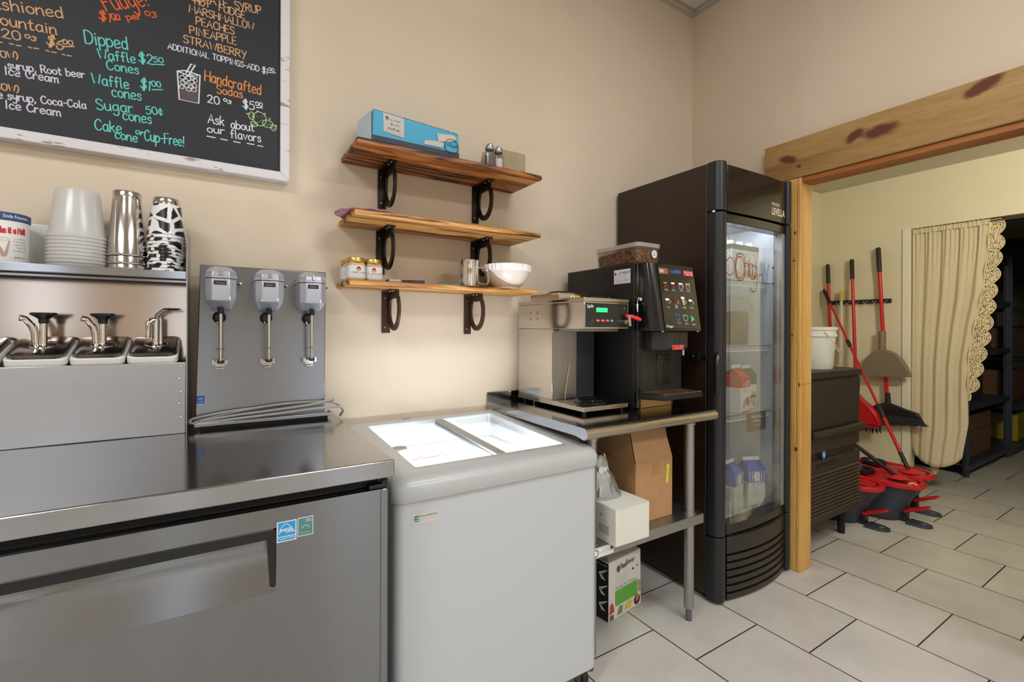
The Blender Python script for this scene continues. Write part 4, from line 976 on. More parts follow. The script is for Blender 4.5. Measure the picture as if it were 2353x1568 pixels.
MB().hexa([(.955, 1.80, 1.8935), (1.030, 1.765, 1.8935), (1.031, 1.767, 1.8935), (.956, 1.802, 1.8935), (.972, 1.80, 1.995), (1.030, 1.765, 2.012), (1.031, 1.767, 2.012), (.973, 1.802, 1.995)]).build('open_flap', M_card_d, cb)
d = Decal(wallf(1.762), .0006); d.rect(1.085, 1.965, 1.128, 2.005, mat('tape_tan', (160, 146, 112), .4)).up().disc(1.10, 1.925, .010, M_torn, .0085, n=12).disc(1.118, 1.922, .009, M_torn, .0078, n=12); d.build('print', cb)
M_sglass = clear_mat('shaker_glass', (245, 245, 245), .10, (200, 198, 194), .06, 1.45, .5)
def shaker(x, y, label, fill):
    t = thing('salt_shaker', label, 'shaker', (x, y, 1.8935), 'glass shakers on the topmost shelf')
    r = .022; g = MB(); n = 32; rings = []
    for z, k in ((0, .92), (.004, 1), (.070, 1), (.082, .80), (.088, .74)):
        rings.append([(x + math.cos(2 * PI * i / n) * r * k * (1 + .035 * (i % 2)), y + math.sin(2 * PI * i / n) * r * k * (1 + .035 * (i % 2)), 1.8935 + z) for i in range(n)])
    B_ = g.loft(rings, True, False).build('glass', M_sglass, t, ang=10)
    MB().cyl((x, y, 1.8975), (x, y, 1.8935 + .062), r * .86, n=24).build('contents', fill, B_)
    MB().lathe((x, y, 1.9815), [(.0185, 0), (.0195, .003), (.0195, .010), (.017, .012), (.016, .020), (.009, .027), (0, .029)], 24).build('cap', mat('shaker_cap', (170, 168, 166), .3, .9), t)
shaker(.972, 1.735, 'left glass shaker with a steel cap and grey pepper on the topmost shelf', mat('pepper', (120, 112, 104), .9))
shaker(1.020, 1.745, 'right glass shaker full of white salt on the topmost shelf', mat('salt', (236, 234, 230), .9))

# ---------------------------------------------------------------- on the middle shelf
t = thing('crochet_mat', 'pink and mauve crochet mat hanging over the left end of the middle shelf', 'mat', (.49, 1.78, 1.644))
M_cro = vary(mat('crochet_mauve', (172, 122, 134), .95), 60, .25, .8, 160.0)
rings = []
for (rr, z) in ((.012, .004), (.06, .005), (.10, .006), (.128, .010), (.132, .006), (.128, .002), (.06, .001)):
    rings.append([(.490 + rr * math.cos(2 * PI * k / 48) , 1.785 + .82 * rr * math.sin(2 * PI * k / 48) , 1.6445 + z + .002 * math.sin(k * 1.7)) for k in range(48)])
MB().loft(rings).build('mat', M_cro, t)
for k, (x, a, w_) in enumerate(((1.000, .5, 'leftmost'), (1.018, -.4, 'middle'), (1.040, .6, 'rightmost'))):
    t = tag(MB().path([(x, 1.74, 1.6475), (x + .008, 1.742, 1.660 + .004 * math.sin(k)), (x + .016, 1.75, 1.6475)], .0028, 8).build('wire_clip', M_iron), w_ + ' of three tiny dark wire clips on the middle shelf', 'clip', 'wire clips on the middle shelf')
t = thing('hand_tool', 'black tool with a round ring end at the right end of the middle shelf', 'tool', (1.15, 1.76, 1.644))
MB().cyl((1.075, 1.765, 1.650), (1.135, 1.762, 1.650), .0042, n=12).build('shaft', M_black, t)
MB().cyl((1.135, 1.762, 1.6545), (1.185, 1.760, 1.6545), .0098, n=16).build('grip', M_black, t, bevel=.002)
MB().lathe((1.187, 1.760, 1.6545), [(.0065, -.001), (.0085, 0), (.0065, .0015), (.005, 0)], 18, M=Matrix.Rotation(PI / 2, 4, 'Y')).build('ring', M_chrome, t)

# ---------------------------------------------------------------- on the lowest shelf
LZ = 1.4005
M_jglass = clear_mat('jar_glass', (245, 240, 230), .15, (200, 190, 170), .05, 1.45, .5); M_honey = mat('creamed_honey', (196, 168, 132), .5)
M_jlabel = mat('jar_label', (224, 224, 226), .6)
def jar(x, y, label, turn, seed):
    t = thing('honey_jar', label, 'jar', (x, y, LZ), 'gold lidded honey jars on the lowest shelf')
    MB().rrect(x - .031, x + .031, y - .031, y + .031, .017, [(LZ, .003), (LZ + .004, 0), (LZ + .060, 0), (LZ + .067, .006)], n=6).build('glass', M_honey, t)
    MB().lathe((x, y, LZ), [(.0295, .066), (.0325, .068), (.033, .080), (.0315, .083), (.0305, .082), (0, .0825)], 30).build('lid', M_gold, t)
    lb = MB()
    pts = frr(x - .0316, x + .0316, y - .0316, y + .0316, .0172, 6)
    lb.loft([[(a, b_, LZ + .010) for a, b_ in pts], [(a, b_, LZ + .054) for a, b_ in pts]], False, False); L_ = lb.build('label', M_jlabel, t)
    d = Decal(wallf(y - .0316), .0006); u = x + turn
    d.poly([(u + .0085 * math.cos(PI / 3 * k), LZ + .042 + .0085 * math.sin(PI / 3 * k)) for k in range(6)], mat('hive_red', (206, 70, 58), .6)).up().disc(u, LZ + .0385, .0042, mat('hive_yellow', (232, 170, 84), .6), n=12).poly([(u - .006, LZ + .045), (u + .006, LZ + .045), (u + .004, LZ + .0495), (u - .004, LZ + .0495)], mat('hive_navy', (50, 44, 76), .6))
    d.scribble(x - .026 + turn * .5, LZ + .0265, x + .026, .0048, M_ink, seed).scribble(x - .020, LZ + .0215, x + .018, .0025, M_grey_ink, seed + 1).scribble(x - .022, LZ + .0145, x + .024, .002, M_grey_ink, seed + 2)
    d.build('print', L_)
jar(.427, 1.762, 'front left honey jar with a white label and gold lid on the lowest shelf', .004, 70)
jar(.494, 1.776, 'honey jar in front of the shelf bracket, right one of the labelled pair', -.004, 80)
jar(.424, 1.838, 'honey jar half hidden behind the front left jar on the lowest shelf', .0, 90)
t = thing('marker', 'stubby grey and white marker lying next to the honey jars', 'marker', (.57, 1.76, LZ))
MB().cyl((.553, 1.765, LZ + .0075), (.592, 1.752, LZ + .0075), .0074, n=16).build('barrel', mat('marker_grey', (176, 178, 178), .4), t)
MB().cyl((.540, 1.769, LZ + .0075), (.553, 1.765, LZ + .0075), .004, .0074, n=16).build('tip', M_black, t)
t = thing('pen', 'black capped pen lying in the middle of the lowest shelf', 'pen', (.64, 1.76, LZ))
MB().cyl((.604, 1.768, LZ + .008), (.640, 1.762, LZ + .008), .0068, .0078, n=16).build('cap', M_black, t, bevel=.001)
MB().cyl((.640, 1.762, LZ + .008), (.690, 1.752, LZ + .008), .0078, n=16).build('barrel', mat('pen_navy', (40, 46, 60), .35), t, bevel=.001)
M_tl = mat('teal_plastic', (40, 146, 150), .4)
for x, y, lb in ((.772, 1.765, 'left flat teal lid next to the steel pitcher'), (.822, 1.757, 'right flat teal lid touching the steel pitcher')):
    t = tag(MB().lathe((x, y, LZ), [(0, .0095), (.020, .0095), (.0245, .007), (.025, .001), (0, 0.0003)], 28).build('lid', M_tl), lb, 'lid', 'teal lids on the lowest shelf')
t = thing('steel_pitcher', 'polished steel milk pitcher with a loop handle on the lowest shelf', 'pitcher', (.893, 1.77, LZ))
MB().lathe((.893, 1.77, LZ), [(0, .001), (.039, .001), (.043, .004), (.0455, .02), (.0435, .07), (.043, .105), (.0455, .112), (.0440, .113), (.0415, .105), (.042, .02), (0, .006)], 40).build('body', M_chrome, t)
MB().path(cordpath([(.931, 1.752, LZ + .084), (.952, 1.744, LZ + .082), (.965, 1.738, LZ + .066), (.968, 1.737, LZ + .03), (.962, 1.740, LZ + .016), (.935, 1.752, LZ + .019)], 1), .0042, 10).build('handle', M_chrome, t)
t = thing('bowl', 'white footed china bowl stacked with paper filters on the lowest shelf', 'bowl', (1.085, 1.775, LZ))
MB().lathe((1.085, 1.775, LZ), [(0, .003), (.048, .003), (.049, 0.0003), (.053, 0.0003), (.054, .008), (.072, .024), (.092, .050), (.101, .072), (.104, .080), (.101, .080), (.088, .052), (.065, .024), (0, .012)], 48).build('bowl', mat('bowl_china', (232, 222, 208), .18, coat=.4), t)
t = thing('filter_stack', 'stack of white fluted paper coffee filters in the white bowl', 'coffee filters', (1.085, 1.775, LZ + .03))
n = 96; rings = []
for (rr, z, fl_) in ((.05, .036, 0), (.085, .062, .01), (.101, .074, .012), (.108, .080, .015), (.1085, .092, .018), (.106, .104, .02), (.101, .106, .02), (.085, .082, .01), (.05, .060, 0)):
    rings.append([(1.085 + rr * (1 + fl_ * math.sin(k * 2 * PI / 3.0 + 1.6 * math.sin(k * .9))) * math.cos(2 * PI * k / n), 1.775 + rr * (1 + fl_ * math.sin(k * 2 * PI / 3.0 + 1.6 * math.sin(k * .9))) * math.sin(2 * PI * k / n), LZ + z + fl_ * .03 * math.sin(k * 1.9)) for k in range(n)])
MB().loft(rings).build('filters', mat('filter_paper', (238, 238, 236), .9), t)

# ================================================================ STEEL WORK TABLE
t = thing('work_table', 'stainless steel work table with a rounded front edge holding the coffee machines', 'table', (1.41, 1.55, 0))
tx0, tx1, ty0, ty1, tz1 = 1.058, 1.772, 1.205, 1.905, .890
tp = MB().box(tx0, tx1, ty0 + .02, ty1 - .002, tz1 - .0025, tz1)
tp.box(tx0, tx0 + .0025, ty0 + .02, ty1 - .002, tz1 - .034, tz1 - .0026).box(tx1 - .0025, tx1, ty0 + .02, ty1 - .002, tz1 - .034, tz1 - .0026)
tp.box(tx0, tx1, ty1 - .004, ty1 - .002, tz1 + .0002, tz1 + .042)
n = 20; rings = []
for x in (tx0, tx1):
    rings.append([(x, ty0 + .021 + .021 * math.cos(2 * PI * k / n), tz1 - .021 + .021 * math.sin(2 * PI * k / n)) for k in range(n)])
for x in (tx0 - .0012, tx1 - .0008):
    tp.prism([(x, ty0 + .06, tz1 - .034), (x, ty0 + .06, tz1 - .0004), (x, ty0 + .021, tz1 - .0004)] + [(x, ty0 + .021 - .0212 * math.sin(PI * k / 10), tz1 - .0212 + .0208 * math.cos(PI * k / 10)) for k in range(1, 10)] + [(x, ty0 + .021, tz1 - .042)], (.002, 0, 0))
tp.build('tabletop', M_ssh, t)
MB().loft(rings).build('front_roll', steel('roll_steel', (186, 180, 170), .22, (2, 60, 60)), t, bevel=.001)
M_galv = steel('galvanised_steel', (168, 170, 170), .38, (40, 40, 3))
sz = .452
MB().box(tx0 + .062, tx1 - .03, ty0 + .045, ty1 - .05, sz - .0025, sz).box(tx0 + .062, tx1 - .03, ty0 + .045, ty0 + .0475, sz - .040, sz - .0026).box(tx0 + .062, tx0 + .0645, ty0 + .0476, ty1 - .05, sz - .04, sz - .0026).box(tx1 - .0325, tx1 - .03, ty0 + .0476, ty1 - .05, sz - .04, sz - .0026).build('undershelf', M_galv, t, bevel=.001)
for (x, y) in ((1.690, 1.283), (1.1425, 1.283), (1.690, 1.845), (1.1425, 1.845)):
    L = MB().cyl((x, y, .055), (x, y, tz1 - .035), .0205, n=24).build('leg', M_galv, t)
    MB().cyl((x, y, tz1 - .062), (x, y, tz1 - .004), .0255, n=24).build('socket', M_galv, L)
    MB().cyl((x, y, sz - .045), (x, y, sz + .008), .0255, n=24).build('clamp', M_galv, L)
    MB().lathe((x, y, 0), [(.0, .0002), (.0115, .0002), (.0125, .004), (.0125, .052), (.0175, .056), (.0205, .066), (.0, .066)], 20).build('foot', mat('foot_grey_plastic', (98, 92, 108), .5), L)
d = Decal(wallf(ty0 + .045), .0005)
d.rect(1.123, sz - .036, 1.222, sz - .003, M_paper).up().disc(1.213, sz - .014, .007, mat('stamp_navy', (40, 44, 84), .6)).disc(1.136, sz - .020, .012, M_ink, .009)
d.scribble(1.165, sz - .013, 1.198, .005, mat('stamp_navy', (40, 44, 84), .6), 101).scribble(1.155, sz - .022, 1.203, .004, M_ink, 102).scribble(1.16, sz - .030, 1.198, .003, M_grey_ink, 103)
d.build('label', t, 'white printed label on the shelf edge')

# ================================================================ COFFEE BREWER
t = thing('coffee_brewer', 'stainless steel drip coffee brewer with a green display on the work table', 'coffee brewer', (1.33, 1.63, .890))
wx0, wx1, wy0, wy1 = 1.206, 1.447, 1.398, 1.868
M_br = steel('brewer_steel', (206, 202, 196), .12, (2, 2, 90), .04)
M_brf = steel('brewer_steel_dull', (172, 172, 172), .34, (90, 90, 2), .08)
MB().box(wx0, wx1, wy0, wy1, .9035, .922).build('base', M_br, t, bevel=.0015)
for (x, y) in ((wx0 + .02, wy0 + .02), (wx1 - .02, wy0 + .02), (wx0 + .02, wy1 - .03), (wx1 - .02, wy1 - .03)):
    MB().cyl((x, y, .8905), (x, y, .9033), .008, n=14).build('foot', M_black, t)
MB().cyl((wx0 - .002, 1.735, .8975), (wx0 + .012, 1.735, .8975), .0055, n=12).build('levelling_screw', M_chrome, t)
MB().box(wx0 + .002, 1.345, 1.606, wy1, .9225, 1.2275).build('tower', M_br, t, bevel=.0015)
MB().box(wx0 + .006, 1.340, 1.6035, 1.6055, .926, 1.225).build('tower_front', M_brf, t)
MB().box(1.3455, wx1 - .002, 1.606, wy1, .9225, 1.2275).build('tower_panel', mat('brewer_charcoal', (42, 43, 45), .45), t, bevel=.0015)
hd = MB().box(wx0, wx1, wy0, wy1, 1.2285, 1.336).build('head', M_br, t, bevel=.0015)
MB().box(wx0 - .001, wx1 + .001, wy0 - .002, wy1, 1.3365, 1.352).build('top_lid', M_br, t, bevel=.002)
for z in (1.298, 1.272):
    for y in (1.72, 1.775):
        MB().lathe((wx0, y, z), [(.0, .006), (.0045, .005), (.0065, 0)], 14, M=Matrix.Rotation(-PI / 2, 4, 'Y') @ Matrix.Scale(3.2, 4, (0, 1, 0))).build('louvre', M_chrome, hd)
d = Decal(wallf(wy0), .0006)
M_pan = mat('panel_black', (22, 30, 32), .25, coat=.3)
px0, px1, pz0, pz1 = 1.2125, 1.4405, 1.2355, 1.331
d.rect(px0 - .003, pz0 - .003, px1 + .003, pz1 + .003, M_chrome).up().rect(px0, pz0, px1, pz1, M_pan).up()
for i in range(12): d.rect(px0 + .004, pz0 + .016 + .0062 * i, px1 - .004, pz0 + .0164 + .0062 * i, mat('panel_line', (58, 70, 72), .4))
d.up().write('Curtis', 1.222, 1.3105, 1.252, 1.314, .0125, .0018, M_ww)
d.rect(1.268, 1.2955, 1.328, 1.3125, mat('lcd_green', (60, 230, 130), .4, emit=(40, 255, 140), es=.9)).up().scribble(1.272, 1.301, 1.322, .006, mat('lcd_dark', (20, 140, 84), .5), 7)
for x, c_ in ((1.252, 'tan'), (1.277, 'r'), (1.303, 'r'), (1.328, 'r'), (1.352, 'g')):
    M = {'tan': mat('btn_tan', (150, 128, 88), .5), 'r': mat('btn_red', (214, 64, 78), .5, emit=(255, 50, 70), es=.25), 'g': mat('btn_green', (60, 190, 150), .5)}[c_]
    if c_ == 'tan': d.scribble(x - .008, 1.262, x + .008, .004, M, 8).scribble(x - .008, 1.257, x + .008, .0035, M, 9)
    else: d.disc(x, 1.262, .0098 if c_ == 'r' else .0075, M, rv=.0048)
d.up()
for x in (1.277, 1.303, 1.328, 1.352): d.scribble(x - .006, 1.2605, x + .006, .003, M_ww, int(x * 1000))
d.scribble(1.29, 1.2745, 1.325, .002, M_grey_ink, 3).scribble(1.224, 1.244, 1.25, .003, M_grey_ink, 5).scribble(1.30, 1.241, 1.36, .002, M_grey_ink, 6)
d.disc(1.421, 1.312, .0045, mat('dial_brass', (120, 96, 60), .4))
d.build('control_panel', hd, 'black control panel with green display')
fc = MB().cyl((1.412, wy0 - .001, 1.258), (1.412, wy0 - .020, 1.258), .0085, n=16).path([(1.428, wy0 - .018, 1.284), (1.428, wy0 - .024, 1.262), (1.428, wy0 - .028, 1.240)], [.009, .0075, .0055], 14)
fc.build('hot_water_tap', M_chrome, hd)
MB().path([(1.415, wy0 - .016, 1.283), (1.440, wy0 - .024, 1.280), (1.462, wy0 - .034, 1.272), (1.476, wy0 - .040, 1.266)], [.0065, .0075, .0085, .007], 12).build('tap_handle', mat('tap_red', (226, 36, 40), .35), hd)
MB().box(1.225, 1.44, 1.45, 1.58, 1.218, 1.228).build('basket_rail', M_chromed, t)
M_brn = mat('burner_black', (16, 16, 17), .12)
def burner(x, y, z, r, par):
    MB().lathe((x, y, z), [(r + .010, 0), (r + .010, .004), (r + .004, .008), (r, .0085), (r - .002, .012), (r - .010, .0135), (r - .014, .011), (0, .011)], 36).build('burner', M_brn, par)
burner(1.335, 1.505, .9222, .062, t)
up = MB().box(1.228, 1.42, 1.585, 1.80, 1.3525, 1.382).build('upper_warmer', M_br, t, bevel=.002)
burner(1.322, 1.68, 1.3822, .062, up); burner(1.362, 1.50, 1.3522, .060, t)
d = Decal(wallf(1.585), .0006); d.rect(1.29, 1.357, 1.345, 1.374, mat('warn_yellow', (214, 196, 40), .5)).up().rect(1.292, 1.359, 1.309, 1.372, M_ww).up().poly([(1.295, 1.361), (1.306, 1.361), (1.3005, 1.370)], M_ink).scribble(1.312, 1.363, 1.342, .005, M_ink, 15); d.build('warning_sticker', up)
tag(MB().path([(1.262, 1.585, .926), (1.274, 1.592, .975), (1.292, 1.5985, 1.045), (1.300, 1.601, 1.075)], .0013, 6).build('wooden_stirrer', mat('stirrer_wood', (206, 180, 130), .7)), 'thin pale wooden stirrer leaning against the coffee brewer', 'stirrer')

# ================================================================ BEAN TO CUP MACHINE
t = thing('espresso_machine', 'black bean to cup coffee machine with a touch panel on the work table', 'coffee machine', (1.65, 1.62, .890))
M_eb = mat('machine_black', (25, 24, 25), .38); M_eg = mat('machine_gloss_black', (20, 20, 22), .16, coat=.3); M_ep = mat('machine_charcoal', (44, 42, 40), .42)
ex0, ex1 = 1.500, 1.806
bd = MB().box(ex0, ex1, 1.418, 1.868, .905, 1.512)
body = bd.build('body', M_eb, t, bevel=.006, seg=3)
MB().box(ex0 - .0015, ex0 + .022, 1.396, 1.4175, .894, 1.508).build('door_edge', M_eg, t, bevel=.003)
for (x, y) in ((ex0 + .03, 1.45), (ex1 - .03, 1.45), (ex0 + .03, 1.84), (ex1 - .03, 1.84)): MB().cyl((x, y, .8903), (x, y, .9048), .014, n=16).build('foot', M_black, t)
# sloping touch head with a rolled left side
def hs(z):
    k = (z - 1.22) / .285; yf = 1.296 + .046 * k
    o = [(ex0 + .004, 1.4175, z), (ex0 + .001, 1.400, z)]
    for q in range(8):
        a = R(180 + 90 * q / 7.0); o.append((ex0 + .052 + .050 * math.cos(a), 1.345 + .046 * k * .6 + (1.345 + .046 * k * .6 - yf - .002) * math.sin(a), z))
    o += [(ex1 - .022, yf, z), (ex1 - .014, yf + .006, z), (ex1 - .012, yf + .02, z), (ex1 - .012, 1.4175, z)]
    return o
MB().loft([hs(1.220), hs(1.226), hs(1.36), hs(1.500), hs(1.506)]).build('touch_head', M_eg, t, bevel=.002, ang=25)
O = Vector((1.550, 1.296, 1.22)); V = Vector((0, .046, .285)); Lh = V.length
ff = plane_f(O, (1, 0, 0), V, Vector((0, -.285, .046)))
d = Decal(ff, .0007); SW, SH = .236, Lh
M_scr = mat('touch_glass', (24, 17, 13), .13, coat=.5)
d.rect(.004, .012, SW - .003, SH - .012, M_scr).up()
def S(s, v): return s * SW, v * SH
def U(x0, y0, x1, y1, M): d.rect(x0 * SW, y0 * SH, x1 * SW, y1 * SH, M)
U(.03, .845, .27, .93, mat('banner_grey', (126, 112, 100), .4)); d.up(); U(.20, .85, .265, .925, mat('banner_red', (206, 76, 56), .4)); U(.05, .865, .16, .91, mat('banner_cream', (196, 190, 170), .4))
M_lb = mat('icon_blue', (70, 130, 210), .4, emit=(60, 130, 220), es=.3); M_wi = mat('icon_white', (226, 232, 236), .4, emit=(230, 240, 250), es=.3)
d.poly([S(.30, .86), S(.62, .865), S(.62, .93), S(.50, .93), S(.42, .905)], mat('banner_blue', (34, 72, 130), .4)); d.up().scribble(.31 * SW, .875 * SH, .62 * SW, .011, M_lb, 21)
U(.69, .845, .965, .925, mat('banner_red2', (206, 60, 60), .4)); d.up(); d.scribble(.70 * SW, .888 * SH, .95 * SW, .0075, M_wi, 22).scribble(.70 * SW, .853 * SH, .95 * SW, .0075, M_wi, 23)
M_cof = mat('icon_coffee', (112, 52, 40), .4); M_cof2 = mat('icon_dark_red', (110, 26, 44), .4); M_lat = mat('icon_latte', (206, 170, 120), .4); M_olv = mat('icon_olive', (138, 142, 92), .4)
def lab(s, v): d.scribble((s - .045) * SW, v * SH, (s + .05) * SW, .0055, M_wi, int(s * 100 + v * 1000)); d.stroke([S(s - .045, v - .006), S(s + .05, v - .006)], .0012, M_lb)
for s, top, M in ((.16, M_olv, M_cof2), (.36, M_wi, M_cof2), (.57, M_wi, M_scr), (.77, M_lat, M_cof)):
    U(s - .045, .70, s + .045, .725, top); U(s - .04, .635, s + .04, .69, M)
    d.stroke([S(s - .05, .73), S(s - .04, .635), S(s + .04, .635), S(s + .05, .73)], .0012, M_wi if s > .5 else M_cof2)
    if s == .57: d.stroke([S(s + .05, .71), S(s + .085, .69), S(s + .05, .65)], .0012, M_wi)
    lab(s, .60)
for s, M, kind in ((.16, M_cof, 0), (.375, M_cof2, 1), (.58, M_lat, 2), (.785, M_cof, 0)):
    d.poly([S(s - .06, .46), S(s + .05, .46), S(s + .03, .40), S(s - .04, .40)] if kind != 2 else [S(s - .045, .50), S(s + .05, .49), S(s + .035, .39), S(s - .01, .39)], M)
    d.up().disc(s * SW - .001, .465 * SH if kind != 2 else .50 * SH, .0125, M_wi if kind != 1 else M_cof2, rv=.005)
    d.stroke([S(s + .05, .455), S(s + .09, .435), S(s + .04, .405)], .0016, M_wi)
    if kind == 1: d.stroke([S(s - .02, .39), S(s - .005, .375), S(s + .03, .375)], .002, M_wi)
    lab(s, .345)
s = .375; d.stroke([S(s - .05, .245), S(s - .035, .16), S(s + .03, .16), S(s + .05, .245), S(s - .05, .245)], .0022, M_lb); U(s - .025, .18, s + .025, .23, mat('icon_navy', (30, 52, 84), .4)); lab(s + .01, .115)
s = .59; d.stroke([S(s - .07, .235), S(s - .05, .165), S(s, .145), S(s + .05, .175), S(s + .06, .235)], .0012, M_wi).scribble((s - .06) * SW, .225 * SH, (s + .04) * SW, .0055, M_wi, 24); lab(s, .105)
s = .785; d.poly([S(s - .05, .135), S(s + .05, .185), S(s - .05, .24)], mat('icon_green', (44, 184, 120), .4, emit=(40, 200, 120), es=.3)); lab(s + .01, .095)
d.print('Magn', .05 * SW, .055 * SH, .22 * SW, .009, M_wi)
d.build('touch_panel', t, 'touch panel with rows of drink pictures')
for x in (1.556, 1.782): MB().lathe((x, 1.312, 1.2195), [(0, -.002), (.0035, -.0015), (.004, 0)], 12).build('lamp_stud', mat('stud_warm', (250, 214, 170), .4, emit=(255, 220, 170), es=1.2), t)
fp = MB().box(ex0 + .024, ex1 - .006, 1.412, 1.4178, .945, 1.2185).box(ex0 + .024, ex1 - .006, 1.4105, 1.4119, 1.128, 1.1300).build('front_panel', M_ep, t, bevel=.001)
sp_ = MB().loft([[(1.552, 1.411, z), (1.552, 1.365, z), (1.597, 1.312 + b_, z), (1.716, 1.312 + b_, z), (1.728, 1.33, z), (1.728, 1.411, z)] for z, b_ in ((1.138, .012), (1.150, 0), (1.2195, 0))])
spt = sp_.build('spout_block', M_ep, t, bevel=.004)
d = Decal(wallf(1.312), .0006); d.rect(1.612, 1.1415, 1.690, 1.1625, mat('tag_red', (204, 34, 38), .5)).up().scribble(1.617, 1.153, 1.686, .006, M_ww, 33).scribble(1.622, 1.145, 1.68, .005, M_ww, 34)
d.stroke([(1.632, 1.208), (1.633, 1.176), (1.656, 1.176), (1.657, 1.208), (1.632, 1.208)], .0014, M_black).stroke([(1.657, 1.201), (1.668, 1.198), (1.666, 1.184), (1.657, 1.182)], .0014, M_black).stroke([(1.695, 1.184), (1.700, 1.20), (1.708, 1.182), (1.695, 1.184)], .0014, M_black)
d.build('tag', spt, 'red printed tag')
MB().cyl((1.707, 1.330, 1.116), (1.707, 1.330, 1.150), .006, n=14).build('steam_nozzle', M_chrome, t)
M_emb = mat('embossed_plate', (30, 29, 28), .28, coat=.3)
em = MB().box(1.634, 1.716, 1.4075, 1.4118, .985, 1.118).build('embossed_plate', M_emb, fp, bevel=.003)
d = Decal(wallf(1.4075), .0005)
M_fb = mat('faint_relief', (104, 94, 80), .4)
for i, z in enumerate((1.098, 1.083, 1.068, 1.053, 1.038, 1.024)): d.scribble(1.642, z, 1.708, .009, M_fb, 50 + i, .0014)
d.build('relief_lettering', em)
dt = MB().loft([[(ex0 + .006, 1.411, z), (ex0 + .006, 1.385, z), (1.560, 1.300, z), (ex1 - .002, 1.300, z), (ex1 - .002, 1.411, z)] for z in (.932, .953)])
tray = dt.build('drip_tray', M_eb, t, bevel=.003)
gr = MB()
for k in range(11):
    x = 1.566 + .022 * k; gr.box(x, x + .012, 1.312, 1.406, .9535, .9575)
gr.box(1.556, 1.800, 1.306, 1.3118, .9535, .9585).box(1.556, 1.800, 1.4062, 1.4105, .9535, .9585)
M_gr = vary(mat('coffee_stained_grate', (116, 92, 72), .4, .4), 40, .5)
gr.build('drip_grate', M_gr, tray)
MB().box(ex0 + .024, 1.725, 1.405, 1.4175, .8915, .9305).box(ex0 + .024, 1.725, 1.4035, 1.4049, .9095, .9115).build('kick_panel', steel('steel_brown_reflection', (196, 168, 128), .3, (2, 60, 60)), t)  # brownish reflection put into the steel's base colour
kx, ky, kz = ex0 - .0005, 1.382, 1.352
K = MB().lathe((kx, ky, kz), [(0, .012), (.009, .011), (.011, .006), (.012, 0)], 20, M=Matrix.Rotation(-PI / 2, 4, 'Y')).build('lock', M_chrome, t)
MB().path([(kx - .013, ky + .003, kz), (kx - .022, ky - .004, kz - .004), (kx - .020, ky - .002, kz - .018), (kx - .012, ky + .004, kz - .016)], .002, 8).path([(kx - .019, ky, kz - .018), (kx - .018, ky, kz - .038), (kx - .017, ky - .001, kz - .052)], [.006, .004, .0025], 8).build('key', M_chrome, K)
d = Decal(sidef(ex0), .0006)
d.rect(-1.537, 1.427, -1.438, 1.489, M_ww).up()
d.disc(-1.527, 1.471, .007, M_blue_ink, n=5).scribble(-1.518, 1.467, -1.440, .013, M_blue_ink, 70, .0030).scribble(-1.515, 1.460, -1.46, .004, M_blue_ink, 71)
d.scribble(-1.528, 1.452, -1.445, .0045, M_red_ink, 72).scribble(-1.530, 1.444, -1.445, .004, M_red_ink, 73).scribble(-1.528, 1.436, -1.445, .006, M_red_ink, 74, .0014).scribble(-1.520, 1.430, -1.45, .003, M_blue_ink, 75)
d.build('service_sticker', body, 'white service sticker in blue and red')
# bean hopper on top
M_hop = clear_mat('hopper_plastic', (250, 246, 240), .06, (216, 206, 196), .06, 1.45, .5)
hx0, hx1, hy0, hy1, hz0 = 1.512, 1.654, 1.408, 1.672, 1.5125
H = MB().rrect(hx0, hx1, hy0, hy1, .020, [(hz0, .004), (hz0 + .070, 0)], n=6).build('bean_hopper', M_hop, t)
MB().rrect(hx0 - .003, hx1 + .003, hy0 - .003, hy1 + .003, .022, [(hz0 + .0705, 0), (hz0 + .087, -.002), (hz0 + .0885, .001), (hz0 + .0895, .006)], n=6).build('lid', clear_mat('hopper_lid', (250, 246, 240), .5, (236, 226, 214), .12, 1.45, .4), H)
M_bean = vary(mat('coffee_beans', (116, 66, 34), .42), 120, .0)
nt = M_bean.node_tree; b = nt.nodes['Principled BSDF']
tc = nn(nt, 'ShaderNodeTexCoord'); vo = nn(nt, 'ShaderNodeTexVoronoi'); vo.inputs['Scale'].default_value = 105.0; nt.links.new(tc.outputs['Object'], vo.inputs['Vector'])
cr = nn(nt, 'ShaderNodeValToRGB'); e = cr.color_ramp.elements; e[0].position = .0; e[0].color = lin((204, 138, 84)); e[1].position = .75; e[1].color = lin((60, 30, 16)); k_ = e.new(.4); k_.color = lin((160, 98, 56))
nt.links.new(vo.outputs['Distance'], cr.inputs[0])
mh = nn(nt, 'ShaderNodeMixRGB', blend_type='MULTIPLY'); mh.inputs[0].default_value = .3; nt.links.new(cr.outputs[0], mh.inputs[1]); nt.links.new(vo.outputs['Color'], mh.inputs[2]); nt.links.new(mh.outputs[0], b.inputs['Base Color'])
bp = nn(nt, 'ShaderNodeBump'); bp.invert = True; bp.inputs['Strength'].default_value = .9; bp.inputs['Distance'].default_value = .006; nt.links.new(vo.outputs['Distance'], bp.inputs['Height']); nt.links.new(bp.outputs[0], b.inputs['Normal'])
rings = []
for (z, ins) in ((hz0 + .006, .008), (hz0 + .060, .004), (hz0 + .066, .008)):
    rings.append([(x, y, z + (.008 * math.sin(x * 60) + .012 * (1 - (y - hy0) / (hy1 - hy0)) - .012 if z > hz0 + .03 else 0)) for x, y in frr(hx0 + ins, hx1 - ins, hy0 + ins, hy1 - ins, .018, 8)])
bn = MB().loft(rings).build('coffee_beans', M_bean, H); bn['kind'] = 'stuff'
